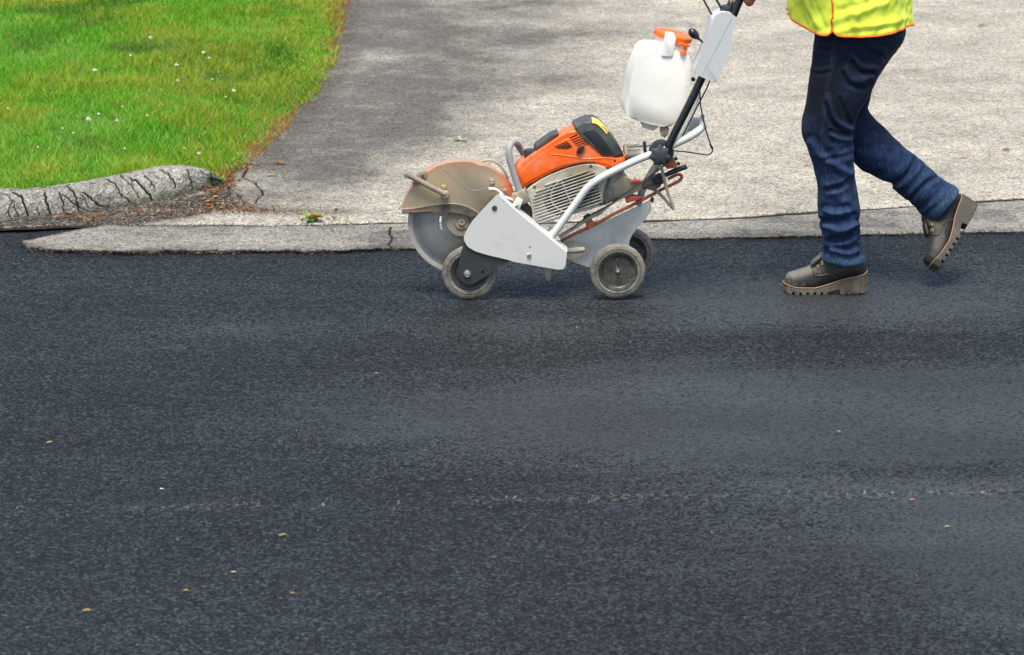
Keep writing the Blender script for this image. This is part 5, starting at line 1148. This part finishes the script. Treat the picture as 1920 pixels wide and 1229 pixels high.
# ---- hi-vis vest
WC = .105
outl = [(-330, 1545, 1640), (-290, 1512, 1664), (-230, 1492, 1684), (-150, 1484, 1698), (-80, 1480, 1704), (0, 1479, 1707), (30, 1480, 1707), (75, 1483, 1706)]
dep = [(-330, .10), (-290, .19), (-230, .225), (-150, .235), (-80, .235), (0, .23), (75, .228)]
hem_pts = [(1479, 24), (1482, 28), (1490, 38), (1500, 48), (1515, 57), (1530, 63.5), (1540, 67), (1549, 67), (1555, 62), (1558, 58), (1561, 61), (1568, 68), (1580, 69.5), (1610, 69.5), (1640, 68.5), (1665, 64), (1690, 56), (1706, 47), (1708, 44)]
hx = [p[0] for p in hem_pts]; hy = [p[1] for p in hem_pts]
O_ = lambda y: (np.interp(y, [o[0] for o in outl], [o[1] for o in outl]), np.interp(y, [o[0] for o in outl], [o[2] for o in outl]))
S = 260; T = 90; V = []; rowsV = np.zeros((T + 1, S, 3)); hemline = []; slit = []
for k in range(S):
    a = 2 * PI * k / S
    px_h = 1593 + 113.5 * math.cos(a); hyv = np.interp(px_h, hx, hy)
    for j in range(T + 1):
        y = hyv + (-330 - hyv) * (j / T) ** 1.0
        l, r_ = O_(y); cx_, aw = (l + r_) / 2, (r_ - l) / 2; d_ = np.interp(y, [q[0] for q in dep], [q[1] for q in dep])
        sn = math.sin(a); cs = math.cos(a); sup = (abs(sn) ** .85) * (1 if sn > 0 else -1)
        px_ = cx_ + aw * cs; w_ = WC - d_ * sup
        # y is where the near side shows in the photo; depth at that spot is w_ on the near half, mirrored behind
        p = P(px_, y, WC - d_ * abs(sup)); p = np.array([p[0], w_, p[2]])
        rowsV[j, k] = p
cen = rowsV.mean(1, keepdims=True); rad = rowsV - cen; rad[..., 2] = 0; rad /= np.linalg.norm(rad, axis=-1, keepdims=True) + 1e-9
aa = np.arange(S)[None, :] * 2 * PI / S + 0 * rowsV[..., 0]; zz = rowsV[..., 2]
pleat = np.sin(aa * 9 + 2.5 * fbm(zz * 5, aa * 2, 3)) * .0045 + (fbm(aa * 5 + zz * 9, zz * 11 - aa * 2, 7, 3) - .5) * .026
# drag folds running up from the slit and out over the hip
qx, qy = proj(PF.world(rowsV)); nearside = np.sin(aa) > 0
for L, w_, a_ in [([(1560, 64), (1600, 52), (1650, 46), (1700, 34)], 5, .006), ([(1562, 40), (1610, 22), (1660, 6)], 6, .007), ([(1600, 58), (1640, 56), (1690, 48)], 3, -.005), ([(1508, 0), (1520, 22), (1535, 50)], 4, .008), ([(1500, 10), (1504, 30), (1512, 48)], 3.5, -.006), ([(1530, 0), (1536, 24), (1548, 54)], 3.5, -.006), ([(1570, 20), (1620, 8), (1660, -14)], 4, -.005)]:
    d = pldist(qx, qy, L); pleat = pleat + nearside * a_ * np.exp(-(d / w_) ** 2)
dsl = pldist(qx, qy, [(1558, -330), (1558, 62)]); pleat = pleat - nearside * .008 * np.exp(-(dsl / 3.5) ** 2)
rowsV = rowsV + rad * pleat[..., None]
k_ = np.arange(S); q = []
idx = np.arange((T + 1) * S).reshape(T + 1, S)
q = np.stack([idx[:-1, :], np.roll(idx[:-1], -1, 1), np.roll(idx[1:], -1, 1), idx[1:, :]], -1).reshape(-1, 4)
def vestm():
    m = Mt('lime_mesh_fabric', .75, spec=.2); n1 = m.noise(9, 4); v = m.vor(420, 'Distance')
    c = m.mix(n1, (.82, .99, .05), (.92, 1.0, .12)); c = m.mix(1.0, c, m.ramp(v, [(0, .80), (.35, 1)]), 'MULTIPLY')
    m.set(color=c, normal=m.bump(m.math('ADD', v, m.noise(60, 3)), .25, .001), sheen=.1)
    tr = m.n('ShaderNodeBsdfTranslucent'); m.put(tr.inputs[0], c); mx = m.n('ShaderNodeMixShader'); mx.inputs[0].default_value = .04
    m.nt.links.new(m.b.outputs[0], mx.inputs[1]); m.nt.links.new(tr.outputs[0], mx.inputs[2]); m.nt.links.new(mx.outputs[0], m.nt.nodes['Material Output'].inputs[0]); return m.m
vest = link('vest', npmesh('vest', rowsV, q), vestm(), man)
so2 = vest.modifiers.new('thick', 'SOLIDIFY'); so2.thickness = .002
trim = painted('orange_binding', (.95, .17, .01), .6, (.8, .3, .1), .05, 20, bump=.1)
bm = bmesh.new(); hp = [tuple(rowsV[0, k] + rad[0, k] * .0012) for k in range(S)]; hp.append(hp[0]); add_tube(bm, hp, .0042, 8, 0, flat=1.0); obj('binding', bm, trim, vest, 60)
ks = min(range(S // 2), key=lambda k: abs(qx[0, k] - 1558))
bm = bmesh.new(); add_tube(bm, [tuple(rowsV[j, min(range(S // 2), key=lambda k: abs(qx[j, k] - (1558 + 2.0 * math.sin(j * .2))))] + rad[j, ks] * .003) for j in range(0, T - 14)], .0036, 8, 2, flat=.7); obj('binding', bm, trim, vest, 60)
# silver reflective band round the waist and chest (above the picture)
mr = Mt('reflective_tape', .3, .3).set(color=(.65, .66, .66)).m
for j0 in (34, 52):
    rr = np.stack([rowsV[j0] + rad[j0] * .004, rowsV[j0 + 6] + rad[j0 + 6] * .004]); ii = np.arange(2 * S).reshape(2, S)
    q2 = np.stack([ii[:-1, :], np.roll(ii[:-1], -1, 1), np.roll(ii[1:], -1, 1), ii[1:, :]], -1).reshape(-1, 4); link('reflective_band', npmesh('reflective_band', rr, q2), mr, vest)
# ---- the body itself: one continuous surface (torso, head, arms, hands, legs under the jeans)
bm = bmesh.new()
def limb(pts, r, seg=20, n=5):
    A = catmull([np.r_[np.array(p, float), rr] for p, rr in zip(pts, r)], n); add_tube(bm, [a[:3] for a in A], [a[3] for a in A], seg, 0)
def ball(c, r, s=(1, 1, 1)):
    M = Matrix.Translation(Vector([float(v) for v in c])) @ Matrix.Diagonal((*s, 1)); bmesh.ops.create_icosphere(bm, subdivisions=4, radius=r, matrix=M)
tors = []
for y, f, b, d_ in [(40, 1535, 1690, .155), (-20, 1520, 1690, .16), (-80, 1510, 1684, .165), (-150, 1505, 1680, .175), (-220, 1512, 1672, .19), (-265, 1530, 1660, .185), (-290, 1550, 1645, .10)]:
    p, q_ = P(f, y, WC), P(b, y, WC); tors.append(np.r_[(p + q_) / 2, (q_ - p) / 2, d_])
ring_surface(bm, [(a[:3], a[3:6], np.array([0, a[6], 0])) for a in catmull(tors, 5)], 32)
limb([P(1596, -262, WC), P(1580, -300, WC), P(1570, -322, WC)], [.065, .058, .06])
hc = P(1558, -352, WC)
ball(hc, .1, (1.0, .80, 1.18)); ball(hc + [-.02, 0, -.06], .072, (1, .85, 1.0))
ball(hc + [-.103, 0, -.018], .016, (1, .8, 1.3)); ball(hc + [-.098, 0, -.068], .015, (.8, 1.6, .45)); ball(hc + [-.094, 0, -.078], .014, (.8, 1.5, .5))
for s_ in (-1, 1): ball(hc + [.005, s_ * .078, -.02], .028, (.7, .35, 1.1)); ball(hc + [-.082, s_ * .033, .012], .014)
# legs inside the jeans
limb([P(1598, 40, .03), P(1570, 120, .02), P(1556, 240, 0), P(1570, 330, 0), P(1576, 400, 0), P(1580, 462, 0)], [.085, .075, .058, .048, .038, .030])
limb([P(1610, 40, .19), P(1596, 130, .19), P(1594, 215, .19), P(1660, 290, .19), P(1715, 334, .195), P(1752, 364, .196)], [.085, .07, .056, .048, .036, .028])
# arms: shoulder, elbow, wrist, hand closed round each handle
def arm(sh, el, wr, hand, k_r, s_):
    limb([sh, (sh + el) / 2, el, (el + wr) / 2, wr], [.052, .046, .038, .036, .026])
    limb([wr, (wr * .4 + hand * .6), hand], [.024, .030, .028])
def gripfingers(c, t, nrm, R, lens):
    """four fingers and a thumb curled round a bar: c bar centre, t bar direction, nrm from bar to palm"""
    t = t / np.linalg.norm(t); nrm = nrm / np.linalg.norm(nrm); b_ = np.cross(t, nrm); 
    for i, L in enumerate(lens):
        o = c + t * ((i - 1.5) * .0195); pts = []
        for a in np.linspace(.3, 1.0, 7): ang_ = a * L; pts.append(o + (nrm * math.cos(ang_) + b_ * math.sin(ang_)) * (R + .0085))
        limb(pts, [.0105, .0102, .0098, .0096, .0092, .0088, .0078], 12, 3)
    o = c - t * .040; pts = [o + (nrm * math.cos(a) - b_ * math.sin(a)) * (R + .010) + t * (.016 - .010 * a) for a in np.linspace(-.1, 2.1, 6)]
    limb(pts, [.016, .014, .012, .0115, .011, .009], 12, 3)
sh1, el1, wr1 = P(1600, -235, -.10), P(1536, -88, -.16), P(1432, -34, -.06)
barc = P(1391, -11, -.022); bart = P(1399, -40, -.022) - P(1388, 0, -.022)
nrm = np.array([.75, -.62, -.05]); hand1 = barc + nrm / np.linalg.norm(nrm) * .034
arm(sh1, el1, wr1, hand1, 1, -1)
ball(hand1 + bart / np.linalg.norm(bart) * .0, .040, (.62, .62, 1.05))
gripfingers(barc, -bart, nrm, .015, [4.0, 4.2, 4.1, 3.8])
sh2, el2, wr2 = P(1600, -235, .31), P(1530, -90, .37), P(1440, -48, .27)
barc2 = P(1388, -42, .2); bart2 = P(1402, -60, .22) - P(1380, -20, .16); nrm2 = np.array([.7, .68, -.05]); hand2 = barc2 + nrm2 / np.linalg.norm(nrm2) * .031
arm(sh2, el2, wr2, hand2, 1, 1); ball(hand2, .040, (.62, .62, 1.05)); gripfingers(barc2, bart2, nrm2, .012, [4.0, 4.2, 4.1, 3.8])
me = remesh_join(bm, .0048, 3, 'body'); me.shade_smooth()
skin_m = Mt('skin', .5); sn_ = skin_m.noise(30, 5); skin_m.set(color=skin_m.mix(sn_, (.34, .115, .055), (.46, .19, .10)), sub=.12, normal=skin_m.bump(skin_m.noise(160, 4), .2, .001))
skin_m.b.inputs['Subsurface Radius'].default_value = (.01, .004, .002)
link('body', me, skin_m.m, man)
# shirt sleeves and collar, hard hat
shirt = painted('navy_shirt', (.03, .045, .10), .85, (.1, .1, .1), .05, 20, bump=.3)
for sh, el in ((sh1, el1), (sh2, el2)):
    bm = bmesh.new(); limb([sh + [.01, 0, .02], (sh + el) / 2, el * .8 + sh * .2], [.068, .063, .060]); obj('sleeve', bm, shirt, man, 60)
bm = bmesh.new(); bmesh.ops.create_uvsphere(bm, u_segments=40, v_segments=20, radius=.128)
for v in bm.verts:
    v.co.y *= .86
    if v.co.z < 0: v.co.z *= .12; v.co.x *= 1.08 + (.14 if v.co.x < 0 else 0); v.co.y *= 1.08
o = obj('hard_hat', bm, painted('white_hat_shell', (.75, .75, .72), .35, (.4, .35, .3), .1), man, 60); o.location = Vector(hc + [0, 0, .050])
for s_ in (-1, 1):
    bm = bmesh.new(); bmesh.ops.create_icosphere(bm, subdivisions=2, radius=.011); o = obj('eye', bm, Mt('eye_white', .2).set(color=(.75, .72, .68)).m if s_ < 0 else bpy.data.materials['eye_white'], man, 180); o.location = Vector(hc + [-.088, s_ * .033, .012])
# ================================================================== camera, light, world
cam = bpy.data.cameras.new('camera'); co = bpy.data.objects.new('camera', cam); COL.objects.link(co)
co.location = (0, -D, H); co.rotation_euler = (PI / 2 - TH, 0, 0); cam.sensor_width = 36; cam.lens = F * 36 / 1920
cam.clip_start = .1; cam.clip_end = 500
cam.dof.use_dof = True; cam.dof.focus_distance = 11.6; cam.dof.aperture_fstop = 6.3
sc.camera = co
SE, SA = math.radians(70), math.radians(188)         # high veiled sun behind the photographer
w = bpy.data.worlds.new('World'); sc.world = w; w.use_nodes = True; nt = w.node_tree
sky = nt.nodes.new('ShaderNodeTexSky'); sky.sky_type = 'NISHITA'; sky.sun_disc = False; sky.sun_elevation = SE; sky.sun_rotation = SA
sky.air_density = 1.0; sky.dust_density = 2.0; sky.ozone_density = 0.5
bg = nt.nodes['Background']; bg.inputs[1].default_value = .12; nt.links.new(sky.outputs[0], bg.inputs[0])
sl_ = bpy.data.lights.new('sun', 'SUN'); sl_.energy = 2.6; sl_.angle = math.radians(27); sl_.color = (1, .965, .85)
so_ = bpy.data.objects.new('sun', sl_); COL.objects.link(so_)
dv = Vector((math.sin(SA) * math.cos(SE), math.cos(SA) * math.cos(SE), math.sin(SE)))
so_.rotation_euler = dv.to_track_quat('Z', 'Y').to_euler()
vs = sc.view_settings; vs.view_transform = 'Standard'; vs.look = 'None'; vs.exposure = 0.93; vs.gamma = 1; vs.use_curve_mapping = False
